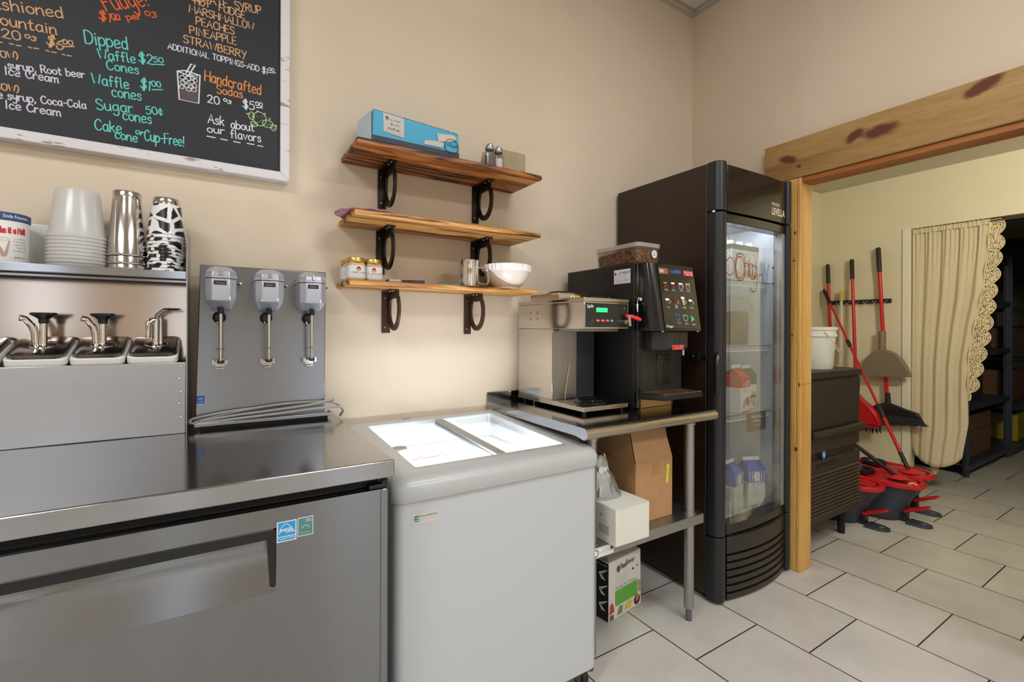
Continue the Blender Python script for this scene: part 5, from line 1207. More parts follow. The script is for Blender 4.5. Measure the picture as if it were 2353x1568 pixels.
d = Decal(wallf(hy0), .0008); d.disc(1.612, hz0 + .043, .0185, M_ink, n=28).up().disc(1.612, hz0 + .043, .0172, M_ww, n=28).up().scribble(1.601, hz0 + .047, 1.624, .006, M_ink, 81, .0016).scribble(1.601, hz0 + .036, 1.624, .006, M_ink, 82, .0016); d.build('round_sticker', H, 'round white sticker')

# ================================================================ under the table
t = thing('cardboard_carton', 'tall open brown cardboard carton on the undershelf of the work table', 'box', (1.51, 1.5, sz))
bx0, bx1, by0, by1 = 1.402, 1.618, 1.312, 1.66
c_ = MB()
zf = .694
c_.box(bx0, bx1, by0, by0 + .004, sz + .0005, zf).box(bx0, bx1, by1 - .004, by1, sz + .0005, zf).box(bx0, bx0 + .004, by0 + .004, by1 - .004, sz + .0005, zf).box(bx1 - .004, bx1, by0 + .004, by1 - .004, sz + .0005, zf).box(bx0 + .004, bx1 - .004, by0 + .004, by1 - .004, sz + .0005, sz + .005)
carton = c_.build('carton', M_card, t, bevel=.001)
MB().hexa([(bx0, by0, zf + .0005), (bx1, by0, zf + .0005), (bx1, by0 + .003, zf + .0005), (bx0, by0 + .003, zf + .0005), (bx0, by0 + .030, .815), (bx1 - .014, by0 + .030, .815), (bx1 - .014, by0 + .033, .815), (bx0, by0 + .033, .815)]).build('front_flap', M_card, carton)
MB().hexa([(bx0 + .0005, by0 + .01, zf + .0005), (bx0 + .0035, by0 + .01, zf + .0005), (bx0 + .0035, by1 - .005, zf + .0005), (bx0 + .0005, by1 - .005, zf + .0005), (bx0 - .006, by0 + .036, .818), (bx0 - .003, by0 + .036, .818), (bx0 - .003, by1 - .005, .800), (bx0 - .006, by1 - .005, .800)]).build('side_flap', M_card, carton)
MB().hexa([(bx1 - .0035, by0 + .006, zf + .0005), (bx1 - .0005, by0 + .006, zf + .0005), (bx1 - .0005, by1 - .005, zf + .0005), (bx1 - .0035, by1 - .005, zf + .0005), (bx1 - .013, by0 + .032, .822), (bx1 - .010, by0 + .032, .822), (bx1 - .010, by1 - .005, .815), (bx1 - .013, by1 - .005, .815)]).build('side_flap', M_card, carton)
MB().hexa([(bx0 + .005, by1 - .0035, zf + .0005), (bx1 - .014, by1 - .0035, zf + .0005), (bx1 - .014, by1 - .0005, zf + .0005), (bx0 + .005, by1 - .0005, zf + .0005), (bx0 + .005, by1 - .02, .815), (bx1 - .014, by1 - .02, .815), (bx1 - .014, by1 - .017, .815), (bx0 + .005, by1 - .017, .815)]).build('back_flap', M_card, carton)
d = Decal(wallf(by0), .0006); d.poly([(1.577, .592), (1.592, .592), (1.598, .668), (1.583, .668)], mat('label_yellow', (226, 230, 50), .5)).up().scribble(1.583, .60, 1.59, .005, M_ink, 91)
for i in range(7): d.stroke([(1.580 + .0006 * i, .602 + .008 * i), (1.588 + .0006 * i, .602 + .008 * i)], .002, mat('label_print', (120, 124, 30), .5))
d.rect(1.497, .635, 1.54, .685, mat('tape_brown', (174, 130, 86), .4)); d.build('label', carton, 'bright yellow label')
d = Decal(sidef(bx0), .0006); d.rect(-1.40, .515, -1.36, .545, mat('stamp_brown', (112, 82, 56), .7)).scribble(-1.40, .503, -1.355, .006, mat('stamp_brown', (112, 82, 56), .7), 92); d.build('print', carton)
t = thing('white_carton', 'low white cardboard box on the front of the undershelf, silver bag on top', 'box', (1.27, 1.36, sz))
wb = MB().box(1.199, 1.370, 1.215, 1.50, sz + .0005, .583)
wc = wb.build('carton', vary(mat('white_card', (226, 224, 214), .7), 8, .02), t, bevel=.0015)
MB().box(1.200, 1.369, 1.214, 1.40, .5835, .5855).build('top_flap', _mats['white_card'], wc)
M_grp = mat('print_grey', (110, 110, 110), .7)
d = Decal(sidef(1.199), .0007)
for i in range(6): d.stroke([(-1.300 + .009 * i, .486), (-1.300 + .009 * i, .510)], .003, M_grp)
d.stroke([(-1.305, .484), (-1.248, .484), (-1.248, .512), (-1.305, .512)], .0014, M_grp).scribble(-1.305, .540, -1.285, .012, M_grp, 93)
d.build('print', wc)
t = thing('foil_bag', 'crumpled silver foil coffee bag lying on the white carton', 'bag', (1.27, 1.33, .586))
M_foil = mat('silver_foil', (186, 188, 192), .34, .75)
rn = random.Random(11); prof = [(0, .075, .040), (.02, .070, .042), (.05, .058, .034), (.08, .048, .026), (.105, .042, .014), (.12, .043, .006), (.145, .040, .003), (.158, .038, .002)]
rings = []
for (z, a, b_) in prof:
    rings.append([(1.262 - .25 * z + (a + rn.uniform(-.007, .007)) * math.cos(2 * PI * k / 16), 1.335 + (b_ + rn.uniform(-.004, .004)) * math.sin(2 * PI * k / 16), 0.586 + z * (1 + .07 * math.sin(k * 2.1)) + (0 if z == 0 else rn.uniform(-.003, .003))) for k in range(16)])
fb = MB().loft(rings).build('bag', M_foil, t, smooth=False)
MB().box(1.212, 1.252, 1.318, 1.3205, .690, .706).build('label', M_ww, fb)
MB().path([(1.215, 1.333, .735), (1.219, 1.330, .752), (1.229, 1.328, .764)], .0015, 6).build('twist_tie', M_blackm, fb)

# vacuum bag box on the floor
t = thing('food_saver_box', 'green and white vacuum sealer box standing on the tiles under the work table', 'box', (1.5, 1.55, 0))
A = Vector((1.387, 1.445, 0)); B = Vector((1.612, 1.475, 0)); u_ = (B - A).normalized(); n_ = Vector((u_.y, -u_.x, 0)); Wd = (B - A).length; Hh = .247; D_ = .16
P_ = lambda a, b_, c_: A + u_ * a - n_ * b_ + Vector((0, 0, c_))
M_fs = mat('box_white', (226, 222, 214), .6); M_fsd = mat('box_dark_green', (16, 26, 24), .55)
bb = MB().hexa([P_(0, 0, .001), P_(Wd, 0, .001), P_(Wd, D_, .001), P_(0, D_, .001), P_(.003, .002, Hh), P_(Wd - .003, .002, Hh), P_(Wd - .003, D_ - .002, Hh), P_(.003, D_ - .002, Hh)])
fs = bb.build('carton', M_fs, t, bevel=.002)
MB().hexa([P_(.004, .004, Hh + .0005), P_(Wd - .004, .004, Hh + .0005), P_(Wd - .004, D_ * .5, Hh + .0005), P_(.004, D_ * .5, Hh + .0005), P_(.03, .045, Hh + .038), P_(Wd * .6, .045, Hh + .043), P_(Wd * .6, .05, Hh + .044), P_(.03, .05, Hh + .039)]).build('top_flap', mat('flap_grey', (178, 172, 162), .7), fs)
d = Decal(plane_f(A, u_, (0, 0, 1), n_), .0016)
M_gr1 = mat('box_green', (104, 186, 72), .55); M_gr2 = mat('box_deep_green', (50, 110, 54), .55)
d.disc(.064, .206, .011, M_gr2, rv=.014).print('Food', .080, .201, .118, .022, M_ink, .02).print('Saver', .118, .207, .178, .022, M_gr2, .015)
for i in range(5): d.scribble(.045, .178 - .011 * i + .03 * 0, .135, .003, M_grey_ink, 110 + i)
d.disc(.165, .176, .005, M_ink).disc(.195, .182, .004, M_ink).scribble(.045, .125, .19, .007, M_ink, 117)
d.poly([(.044, .052), (.198, .052), (.198, .118), (.044, .118)], M_gr1).up()
for i in range(6): d.scribble(.050, .060 + .009 * i, .192, .004, M_gr2, 120 + i)
M_tom = mat('print_tomato', (190, 62, 56), .6); M_yel = mat('print_yellow', (222, 196, 70), .6); M_or = mat('print_orange', (196, 112, 48), .6); M_pl = mat('print_plum', (74, 48, 62), .6); M_lf = mat('print_leaf', (128, 140, 100), .6)
d.poly([(.004, .030), (.036, .036), (.030, .062), (.020, .078), (.010, .066)], M_tom).poly([(.055, .012), (.09, .012), (.095, .042), (.07, .046)], M_lf).poly([(.105, .014), (.15, .014), (.165, .040), (.13, .046), (.115, .038)], M_yel).disc(.195, .030, .022, M_pl).up().disc(.196, .038, .012, M_or, rv=.015)
d.rect(.206, .060, .221, .110, mat('print_rose', (190, 150, 124), .6))
for i in range(6): d.rect(.006 + .0045 * i, .004, .0085 + .0045 * i, .026, M_ink)
d.build('print', fs)
d = Decal(plane_f(P_(0, D_, 0), n_, (0, 0, 1), -u_), .0016)
d.rect(.001, .002, D_ - .001, Hh - .002, M_fsd).up()
for i, z in enumerate((.185, .12, .055)):
    for k in range(3): d.stroke([(D_ - .01 - .012 * k, z + .03 - .01 * k), (D_ - .05, z + .01), (D_ - .02 - .008 * k, z - .012)], .005, M_paper)
d.scribble(D_ - .10, .230, D_ - .008, .005, M_paper, 131)
d.build('side_print', fs, 'dark green printed side')

# ================================================================ GLASS DOOR FRIDGE
t = thing('glass_door_fridge', 'tall black glass door fridge standing beside the timber post', 'fridge', (2.17, 1.6, 0))
M_fk = mat('fridge_black', (44, 29, 21), .36); M_fkb = mat('fridge_black_bezel', (24, 20, 18), .22, coat=.2); M_fpil = mat('fridge_pillar_black', (30, 31, 35), .33)  # cabinet black tinted brown to imitate the room reflected in it
M_fin = mat('fridge_lining', (222, 224, 226), .4)
gx0, gx1, gy0, gy1, gz1 = 1.874, 2.474, 1.335, 1.895, 1.978
c_ = MB()
c_.box(gx0, gx0 + .045, gy0, gy1, .03, gz1).box(gx1 - .045, gx1, gy0, gy1, .03, gz1).box(gx0 + .045, gx1 - .045, gy1 - .05, gy1, .03, gz1).box(gx0 + .045, gx1 - .045, gy0, gy1 - .05, 1.76, gz1).box(gx0 + .045, gx1 - .045, gy0, gy1 - .05, .03, .300)
c_.build('cabinet', M_fk, t, bevel=.003)
i_ = MB(); a0, a1, b0, b1, z0, z1 = gx0 + .0455, gx1 - .0455, gy0 + .002, gy1 - .0505, .3005, 1.7595
i_.box(a0, a0 + .003, b0, b1, z0, z1).box(a1 - .003, a1, b0, b1, z0, z1).box(a0 + .003, a1 - .003, b1 - .003, b1, z0, z1).box(a0 + .003, a1 - .003, b0, b1 - .003, z1 - .003, z1).box(a0 + .003, a1 - .003, b0, b1 - .003, z0, z0 + .003)
i_.build('lining', M_fin, t)
MB().box(a0 + .05, a1 - .05, b0 + .01, b0 + .03, z1 - .022, z1 - .004).build('lamp', mat('fridge_led', (255, 255, 255), .5, emit=(236, 242, 255), es=48.0), t)
def bow(x, k): s = (x - 2.172) / .26; return k * max(0, 1 - s * s)
def panel(x0, x1, z0, z1, yb, yf, k, n=12):
    lo = [(x0 + (x1 - x0) * i / n) for i in range(n + 1)]
    ring = [(x, yf - bow(x, k)) for x in lo] + [(x, yb) for x in lo[::-1]]
    return MB().loft([[(x, y, z0) for x, y in ring], [(x, y, z1) for x, y in ring]])
def pillar(x, w_, z0, z1, r, y1=1.333, y0=1.268):
    ring = [(x - w_ / 2, y1)]
    for q in range(7): a = R(180 + 90 * q / 6.0); ring.append((x - w_ / 2 + r + r * math.cos(a), y0 + r + r * math.sin(a)))
    for q in range(7): a = R(270 + 90 * q / 6.0); ring.append((x + w_ / 2 - r + r * math.cos(a), y0 + r + r * math.sin(a)))
    ring.append((x + w_ / 2, y1))
    return MB().loft([[(px, py, z) for px, py in ring] for z in (z0, z1)])
# header
hdr = panel(1.946, 2.436, 1.762, 1.974, 1.333, 1.282, .006).build('header', M_fkb, t, bevel=.002)
pillar(1.909, .072, 1.760, 1.980, .034).build('corner_post', M_fpil, hdr, bevel=.002)
pillar(2.455, .034, 1.760, 1.980, .014).build('corner_post', M_fpil, hdr, bevel=.002)
f_h = lambda a, b_, h: Vector((a, 1.282 - bow(a, .006) - h, b_))
d = Decal(f_h, .0009); M_let = mat('header_cream', (238, 226, 190), .5)
d.print('PREMIUM', 2.300, 1.838, 2.372, .016, M_let).print('LEVELLA', 2.300, 1.795, 2.425, .034, M_let, .03); d.build('lettering', hdr, 'cream lettering')
# door
fr = thing  # door frame pieces are one mesh
D_ = panel(1.946, 2.436, 1.712, 1.752, 1.328, 1.284, .010)
E_ = panel(1.946, 2.436, .300, .342, 1.328, 1.284, .020)
for q in (E_,): D_.add(q.v, q.f)
D_.box(1.9452, 1.9500, 1.300, 1.328, .320, 1.730).box(2.4335, 2.4375, 1.300, 1.328, .320, 1.730)
d_ = D_.build('door', M_fkb, t, bevel=.002)
pillar(1.909, .072, .304, 1.753, .034, 1.328).build('door_post', M_fpil, d_, bevel=.002)
pillar(2.455, .034, .304, 1.753, .014, 1.328).build('door_post', M_fpil, d_, bevel=.002)
MB().box(2.410, 2.4355, 1.2845, 1.326, .343, 1.711).build('glass_edge', mat('glass_edge_steel', (196, 198, 200), .25, .8), d_)
M_fgl = clear_mat('fridge_glass', (248, 250, 250), .02, (230, 232, 234), .02, 1.28, .4)
gk = MB()
for q in ((1.93, 2.45, 1.7125, 1.7615), (1.93, 2.45, .302, .341), (1.93, 1.9465, .3415, 1.712), (2.4365, 2.45, .3415, 1.712)): gk.box(q[0], q[1], 1.3285, 1.3345, q[2], q[3])
gk.build('gasket', M_blackm, d_)
gl = MB(); n = 12
def gy(x, z): return 1.290 - bow(x, .010 + .010 * (1.71 - z) / 1.37)
gl.grid(lambda a, b_: (1.9465 + .463 * a, gy(1.9465 + .463 * a, .342 + 1.37 * b_), .342 + 1.37 * b_), n, 8)
pane = gl.build('pane', M_fgl, d_, solid=.004)
dg = Decal(lambda a, b_, h: Vector((a, gy(a, b_) - .003 - h, b_)), .0006)
M_orm = mat('marker_rust', (150, 74, 36), .7)
x0 = 1.950
for (tx, x, w_, h, z, M, wd) in (('p', x0 - .01, .06, .13, 1.475, M_orm, .0045), ('O', x0 + .055, .075, .125, 1.455, M_ink, .0035), ('O', x0 + .06, .06, .10, 1.465, M_orm, .005), ('m', x0 + .12, .07, .11, 1.47, M_orm, .005), ('w', x0 + .155, .06, .13, 1.475, M_orm, .005), ('g', x0 + .165, .06, .12, 1.455, M_ink, .0035), ('A', x0 + .235, .045, .10, 1.455, M_ink, .0032), ('Y', x0 + .275, .05, .12, 1.425, M_ink, .0032)):
    dg.write(tx, x, z, x + w_, z, h, wd, M)
for z in (1.532, 1.455): dg.disc(x0 + .365, z, .006, M_ink)
dg.build('glass_writing', pane, 'rust and black handwriting on the glass')
dg = Decal(lambda a, b_, h: Vector((a, gy(a, b_) - .003 - h, b_)), .0006)
dg.print('PREMIUM', x0 + .17, .392, x0 + .225, .010, M_ink).print('LEVELLA', x0 + .17, .368, x0 + .255, .020, M_ink, .02)
dg.build('lettering', pane, 'small black lettering low on the glass')
# handle and hasp
h_ = MB().path([(1.880, 1.284, 1.116), (1.862, 1.272, 1.115), (1.856, 1.268, 1.105), (1.855, 1.267, 1.035), (1.856, 1.268, .965), (1.862, 1.272, .955), (1.880, 1.284, .954)], [.012, .013, .0145, .015, .0145, .013, .012], 14)
h_.build('handle', M_eg, d_)
MB().box(1.858, 1.8735, 1.36, 1.43, 1.082, 1.122).box(1.866, 1.8725, 1.325, 1.36, 1.090, 1.112).build('lock_hasp', M_black, d_, bevel=.002)
MB().lathe((1.858, 1.395, 1.104), [(0, .004), (.006, .003), (.007, 0)], 12, M=Matrix.Rotation(-PI / 2, 4, 'Y')).build('hasp_screw', M_chrome, d_)
# toe grille with bowed louvres
G_ = panel(1.946, 2.440, .215, .290, 1.333, 1.284, .034)
for i in range(6):
    q = panel(1.948, 2.440, .180 - .0345 * i, .204 - .0345 * i, 1.330, 1.284, .034); G_.add(q.v, q.f)
q = panel(1.952, 2.436, .02, .214, 1.334, 1.300, .030); 
gq = G_.build('toe_grille', mat('grille_black', (42, 35, 30), .36), t, bevel=.003)
q.build('grille_back', M_blackm, gq)
pillar(1.909, .072, .012, .299, .034).build('corner_post', M_fpil, gq, bevel=.002); pillar(2.455, .034, .012, .299, .014).build('corner_post', M_fpil, gq, bevel=.002)
tt = MB()
for k in range(30):
    x = 1.955 + .016 * k; tt.box(x, x + .007, 1.286 - bow(x, .030), 1.300, .2905, .2985)
tt.build('vent_teeth', M_eg, gq)
for (x, y) in ((1.92, 1.36), (2.43, 1.36), (1.92, 1.86), (2.43, 1.86)): MB().cyl((x, y, 0.0003), (x, y, .0298), .02, n=16).build('foot', M_black, t)
# wire shelves
M_wire = mat('white_wire', (234, 234, 234), .35)
for z in (1.470, 1.150, .815):
    s_ = MB()
    for y in (1.352, 1.48, 1.62, 1.76): s_.box(a0 + .004, a1 - .004, y - .002, y + .002, z - .006, z - .002)
    s_.box(a0 + .004, a1 - .004, 1.350, 1.353, z - .030, z - .026).box(a0 + .004, a1 - .004, 1.350, 1.353, z - .006, z - .002)
    x = a0 + .010
    while x < a1 - .008:
        s_.box(x, x + .0022, 1.353, 1.83, z - .002, z).box(x, x + .0022, 1.3495, 1.3525, z - .030, z); x += .0155
    s_.build('wire_shelf', M_wire, t)

# ---------------------------------------------------------------- cartons and pitcher in the fridge
def gable(name, x, y, z, w_, dpt, h, gh, rot, label, M_side, M_top, group=None, cap=False, flat=False):
    t = thing(name, label, 'carton', (x, y, z), group)
    Mx = Matrix.Translation((x, y, z)) @ Matrix.Rotation(rot, 4, 'Z')
    a, b_ = w_ / 2, dpt / 2
    T = lambda p: Mx @ Vector(p)
    zb = h * .70 if not flat else h * .86
    MB().hexa([T(p) for p in ((-a, -b_, 0.0006), (a, -b_, 0.0006), (a, b_, 0.0006), (-a, b_, 0.0006), (-a, -b_, zb), (a, -b_, zb), (a, b_, zb), (-a, b_, zb))]).build('body', M_side, t, bevel=.002)
    MB().hexa([T(p) for p in ((-a, -b_, zb + .0002), (a, -b_, zb + .0002), (a, b_, zb + .0002), (-a, b_, zb + .0002), (-a, -b_, h), (a, -b_, h), (a, b_, h), (-a, b_, h))]).build('band', M_top, t, bevel=.001)
    r_ = MB()
    if not flat:
        vs = [T(p) for p in ((-a, -b_, h + .0003), (a, -b_, h + .0003), (a, b_, h + .0003), (-a, b_, h + .0003), (-a * .96, 0, h + gh), (a * .96, 0, h + gh), (-a * .30, 0, h + gh), (a * .30, 0, h + gh))]
        r_.add(vs, [(0, 1, 5, 4), (2, 3, 4, 5), (1, 7, 5), (2, 7, 1), (2, 5, 7), (0, 4, 6), (3, 6, 4), (0, 6, 3)])
        rf = r_.build('gable_top', M_top, t)
        MB().hexa([T(p) for p in ((-a * .96, -.0018, h + gh - .004), (a * .96, -.0018, h + gh - .004), (a * .96, .0018, h + gh - .004), (-a * .96, .0018, h + gh - .004), (-a * .96, -.0015, h + gh + .016), (a * .96, -.0015, h + gh + .016), (a * .96, .0015, h + gh + .016), (-a * .96, .0015, h + gh + .016))]).build('crimp', M_paper, rf, bevel=.0005)
    if cap: MB().cyl(T((0, 0, h + (.0003 if flat else gh * .3))), T((0, 0, h + .022)), .016, n=18).build('screw_cap', M_paper, t)
    fr_ = plane_f(T((0, -b_, 0)), Mx.to_3x3() @ Vector((1, 0, 0)), (0, 0, 1), Mx.to_3x3() @ Vector((0, -1, 0)))
    sd_ = plane_f(T((-a, 0, 0)), Mx.to_3x3() @ Vector((0, -1, 0)), (0, 0, 1), Mx.to_3x3() @ Vector((-1, 0, 0)))
    return t, fr_, sd_, zb, a, b_
M_cw = mat('carton_white', (226, 226, 218), .5); M_cg = mat('carton_olive', (108, 118, 92), .5); M_cr = mat('carton_red', (206, 44, 40), .45); M_cbl = mat('carton_blue_band', (52, 92, 186), .45); M_cgn = mat('carton_green', (70, 104, 76), .5)
M_lav = mat('print_lavender', (110, 128, 190), .6); M_oat = mat('print_oat', (206, 184, 136), .6)
for i, (x, lb) in enumerate(((2.155, 'leftmost of the three white oat drink cartons on the top fridge shelf'), (2.235, 'middle one of the three white oat drink cartons on the top fridge shelf'), (2.315, 'rightmost of the three white oat drink cartons on the top fridge shelf'))):
    t, f1, s1, zb, a, b_ = gable('oat_drink_carton', x, 1.405, 1.4705, .070, .070, .178, .02, 0, lb, M_cw, M_cg, 'oat drink cartons on the top fridge shelf', True, True)
    d = Decal(f1, .0028); d.scribble(-.024, .128, .024, .010, M_cgn, 140 + i).disc(0, .120, .004, M_ink).scribble(-.026, .095, .026, .004, M_grey_ink, 144 + i).scribble(-.02, .085, .02, .004, M_grey_ink, 148 + i).disc(.004, .03, .022, M_oat); d.build('print', t)
t = thing('cold_brew_pitcher', 'clear pitcher of brown cold coffee with a handle on the second fridge shelf', 'pitcher', (2.215, 1.43, 1.1505))
M_pit = clear_mat('pitcher_plastic', (244, 244, 240), .16, (220, 218, 210), .05, 1.45, .4)
P = MB().rrect(2.135, 2.290, 1.375, 1.50, .025, [(1.1508, .003), (1.156, 0), (1.395, -.006), (1.400, -.006)], cap=False).rrect(2.135, 2.290, 1.375, 1.50, .025, [(1.1509, .003), (1.1511, .003)]).build('jug', M_pit, t)
MB().rrect(2.138, 2.287, 1.378, 1.497, .023, [(1.153, 0), (1.318, -.001)]).build('coffee', mat('cold_coffee', (104, 78, 44), .2), P)
MB().path(cordpath([(2.294, 1.425, 1.386), (2.325, 1.415, 1.384), (2.350, 1.405, 1.350), (2.348, 1.405, 1.300), (2.320, 1.415, 1.258), (2.294, 1.425, 1.248)], 1), .007, 10).build('handle', clear_mat('pitcher_handle', (240, 234, 220), .45, (226, 214, 190), .05, 1.45, .4), P)
t, f1, s1, zb, a, b_ = gable('strawberry_milk_carton', 2.212, 1.405, .8155, .096, .096, .178, .042, .12, 'red and white gable carton with a strawberry picture in the fridge', M_cw, M_cr)
d = Decal(f1, .0028)
d.rect(-a + .002, .001, a - .002, .010, M_cr).disc(.022, .050, .017, M_cr).disc(.010, .060, .014, M_cr).poly([(.006, .072), (.034, .066), (.024, .080)], mat('leaf_black', (40, 44, 40), .6)).scribble(-.036, .105, .020, .010, mat('print_maroon', (112, 36, 44), .6), 150).scribble(-.036, .090, .005, .004, mat('print_pink', (222, 140, 140), .6), 151).scribble(-.036, .080, .0, .004, mat('print_pink', (222, 140, 140), .6), 152).scribble(.0, .012, .044, .006, M_ink, 153)
for i in range(6): d.stroke([(-.030 + .0042 * i, .022), (-.030 + .0042 * i, .056)], .002, M_grey_ink)
d.up().disc(.026, .138, .017, M_ww, .012).disc(-.030, .142, .009, mat('seal_pink', (236, 150, 140), .6), .0065); d.rect(-.012, .130, .006, .152, mat('seal_pink', (236, 150, 140), .6))
d.build('print', t)
t, f1, s1, zb, a, b_ = gable('green_milk_carton', 2.378, 1.455, .8155, .075, .075, .178, .030, .0, 'green topped white carton beside the red strawberry carton', M_cw, M_cgn)
d = Decal(f1, .0028); d.scribble(-.02, .125, .025, .009, M_cgn, 160).disc(.0, .050, .028, M_oat, rv=.022).disc(.012, .072, .018, M_oat).disc(-.018, .066, .012, mat('print_oat_pale', (226, 214, 190), .6)).rect(.006, .014, .018, .034, M_grey_ink); d.build('print', t)
t = tag(MB().box(2.214, 2.376, 1.3455, 1.3480, .720, .8115).build('notice', mat('sign_brown', (92, 80, 62), .5)), 'brown notice card hanging below the strawberry carton shelf', 'sign')
d = Decal(lambda a_, b_, h: Vector((a_, 1.3455 - h, b_)), .0005)
d.scribble(2.245, .782, 2.350, .017, M_ww, 160, .0036).scribble(2.258, .765, 2.335, .009, M_ww, 161, .0024).scribble(2.27, .745, 2.33, .009, M_ww, 162, .0024); d.build('lettering', t, 'white lettering')
for (x, y, rot, lb) in ((2.215, 1.44, .16, 'blue and white milk carton partly hidden by the fridge post on the fridge floor'), (2.265, 1.60, .0, 'milk carton farther back between the other two on the fridge floor'), (2.360, 1.415, -.42, 'blue and white milk carton at the right on the fridge floor, back label seen')):
    t, f1, s1, zb, a, b_ = gable('milk_carton', x, y, .304, .096, .096, .200, .045, rot, lb, M_cw, M_cbl, 'blue milk cartons on the fridge floor')
    d = Decal(f1, .0028)
    d.disc(0, .172, .020, M_ww, rv=.026).up().disc(0, .172, .019, M_grey_ink, .0175, rv=.025).scribble(-.012, .165, .012, .006, M_ink, 170).scribble(-.030, .128, .030, .009, M_lav, 171).scribble(-.034, .113, .034, .009, M_lav, 172).scribble(-.02, .100, .022, .006, M_ink, 173).scribble(-.034, .085, .034, .006, M_lav, 174).scribble(-.034, .075, .034, .005, M_lav, 175).scribble(-.03, .065, .03, .004, M_lav, 176).scribble(-.032, .014, .034, .005, M_ink, 177)
    for k in range(-3, 4): d.stroke([(.012 * k, .1405), (.0135 * k, .199)], .004, M_ww)
    d.build('print', t)
    d = Decal(s1, .0028)
    d.rect(-.040, .068, .030, .125, mat('panel_grey', (196, 194, 188), .6)).up()
    for k in range(8): d.scribble(-.038, .071 + .0066 * k, .028, .0034, M_grey_ink, 180 + k)
    for z in (.126, .098, .066): d.stroke([(-.040, z), (.032, z)], .0018, M_ink)
    for k in range(5): d.scribble(-.040, .052 - .009 * k, .015, .0034, M_grey_ink, 190 + k)
    d.disc(.030, .020, .012, M_ink, .0108).scribble(-.04, .132, .034, .004, M_ink, 199); d.build('side_print', t)

# ================================================================ BACK ROOM
M_red = mat('gloss_red', (198, 28, 36), .3); M_grip = mat('black_grip', (36, 30, 30), .55); M_slate = mat('slate_plastic', (58, 66, 80), .45); M_dpl = mat('dark_plastic', (26, 27, 30), .4)
M_taupe = mat('taupe_plastic', (124, 112, 96), .42)
M_br_b = vary(mat('black_bristle', (28, 30, 34), .8), 90, .4, .6, 30.0, (6, 6, .4))
# ice machine
t = thing('ice_machine', 'dark undercounter ice machine with a slatted grille behind the timber post', 'ice machine', (3.0, 1.65, 0))
ix0, ix1, iy = 2.66, 3.318, 1.302
M_im = vary(mat('ice_machine_brown', (74, 64, 56), .38, .35), 4, .08); M_imd = mat('ice_machine_dark', (50, 44, 38), .5)
MB().box(ix0, ix1, iy + .02, 2.0, .165, .955).build('cabinet', M_im, t, bevel=.004)
MB().box(ix0 - .004, ix1 + .006, iy - .012, 2.0, .9555, .996).build('top', M_imd, t, bevel=.006)
MB().box(ix0 + .01, ix1 - .002, iy + .0, iy + .0195, .545, .953).build('front', M_im, t, bevel=.003)
dr = MB().hexa([(ix0 + .03, iy - .004, .675), (ix1 - .02, iy - .004, .675), (ix1 - .02, iy - .0005, .675), (ix0 + .03, iy - .0005, .675), (ix0 + .03, iy - .012, .94), (ix1 - .02, iy - .012, .94), (ix1 - .02, iy - .0005, .94), (ix0 + .03, iy - .0005, .94)]).build('bin_door', M_imd, t, bevel=.003)
MB().cyl((ix0 + .03, iy - .022, .655), (ix1 - .006, iy - .022, .655), .020, n=16).build('handle', M_imd, dr)
d = Decal(wallf(iy), .0008); d.disc(2.880, .528, .026, M_ink, n=24, rv=.028); d.up().disc(2.880, .528, .022, mat('badge_blue', (60, 120, 210), .4), n=24, rv=.024).up()
d.poly([(2.868, .528), (2.877, .545), (2.882, .545), (2.879, .532), (2.893, .530), (2.884, .512), (2.877, .512), (2.880, .524)], M_ww).poly([(3.28, .622), (3.292, .622), (3.286, .610)], M_torn)
d.build('badge', t, 'round blue badge')
gf = MB().box(ix0 + .005, ix1 + .002, iy - .002, iy + .0195, .155, .503)
GR = gf.build('grille', M_imd, t, bevel=.003)
sl = MB()
for i in range(12):
    z = .190 + .0205 * i
    sl.hexa([(ix0 + .02, iy - .0022, z), (ix1 - .012, iy - .0022, z), (ix1 - .012, iy - .0018, z), (ix0 + .02, iy - .0018, z), (ix0 + .02, iy - .014, z + .009), (ix1 - .012, iy - .014, z + .009), (ix1 - .012, iy - .002, z + .013), (ix0 + .02, iy - .002, z + .013)])
sl.build('slats', mat('slat_brown', (88, 76, 64), .42), GR)
MB().box(2.80, 3.02, iy - .006, iy - .0022, .462, .482).build('data_plate', M_dpl, GR)
for (x, y) in ((ix0 + .06, iy + .05), (3.205, iy + .05), (ix0 + .06, 1.94), (3.205, 1.94)):
    MB().cyl((x, y, .0), (x, y, .1645), .020, n=14).build('foot', M_blackm, t)
# bucket on it
t = thing('white_bucket', 'white plastic bucket with a wire handle on top of the ice machine', 'bucket', (3.06, 1.46, .997))
bc = (3.045, 1.47)
MB().lathe((*bc, .9965), [(0, .004), (.125, .004), (.128, .0), (.130, .004), (.143, .19), (.150, .192), (.150, .205), (.145, .207), (.146, .228), (.152, .230), (.153, .246), (.148, .248), (.142, .246), (.128, .012), (0, .012)], 44).build('body', mat('bucket_white', (226, 228, 222), .4), t)
MB().path(cordpath([(bc[0] - .15 * .5, bc[1] - .15 * .87, 1.215), (bc[0] - .02, bc[1] - .17, 1.13), (bc[0] + .07, bc[1] - .155, 1.085), (bc[0] + .125, bc[1] - .105, 1.11), (bc[0] + .142, bc[1] - .05, 1.17), (bc[0] + .15, bc[1] + .0, 1.215)], 1), .003, 8).build('bail_handle', mat('bail_cream', (212, 200, 172), .4), t)

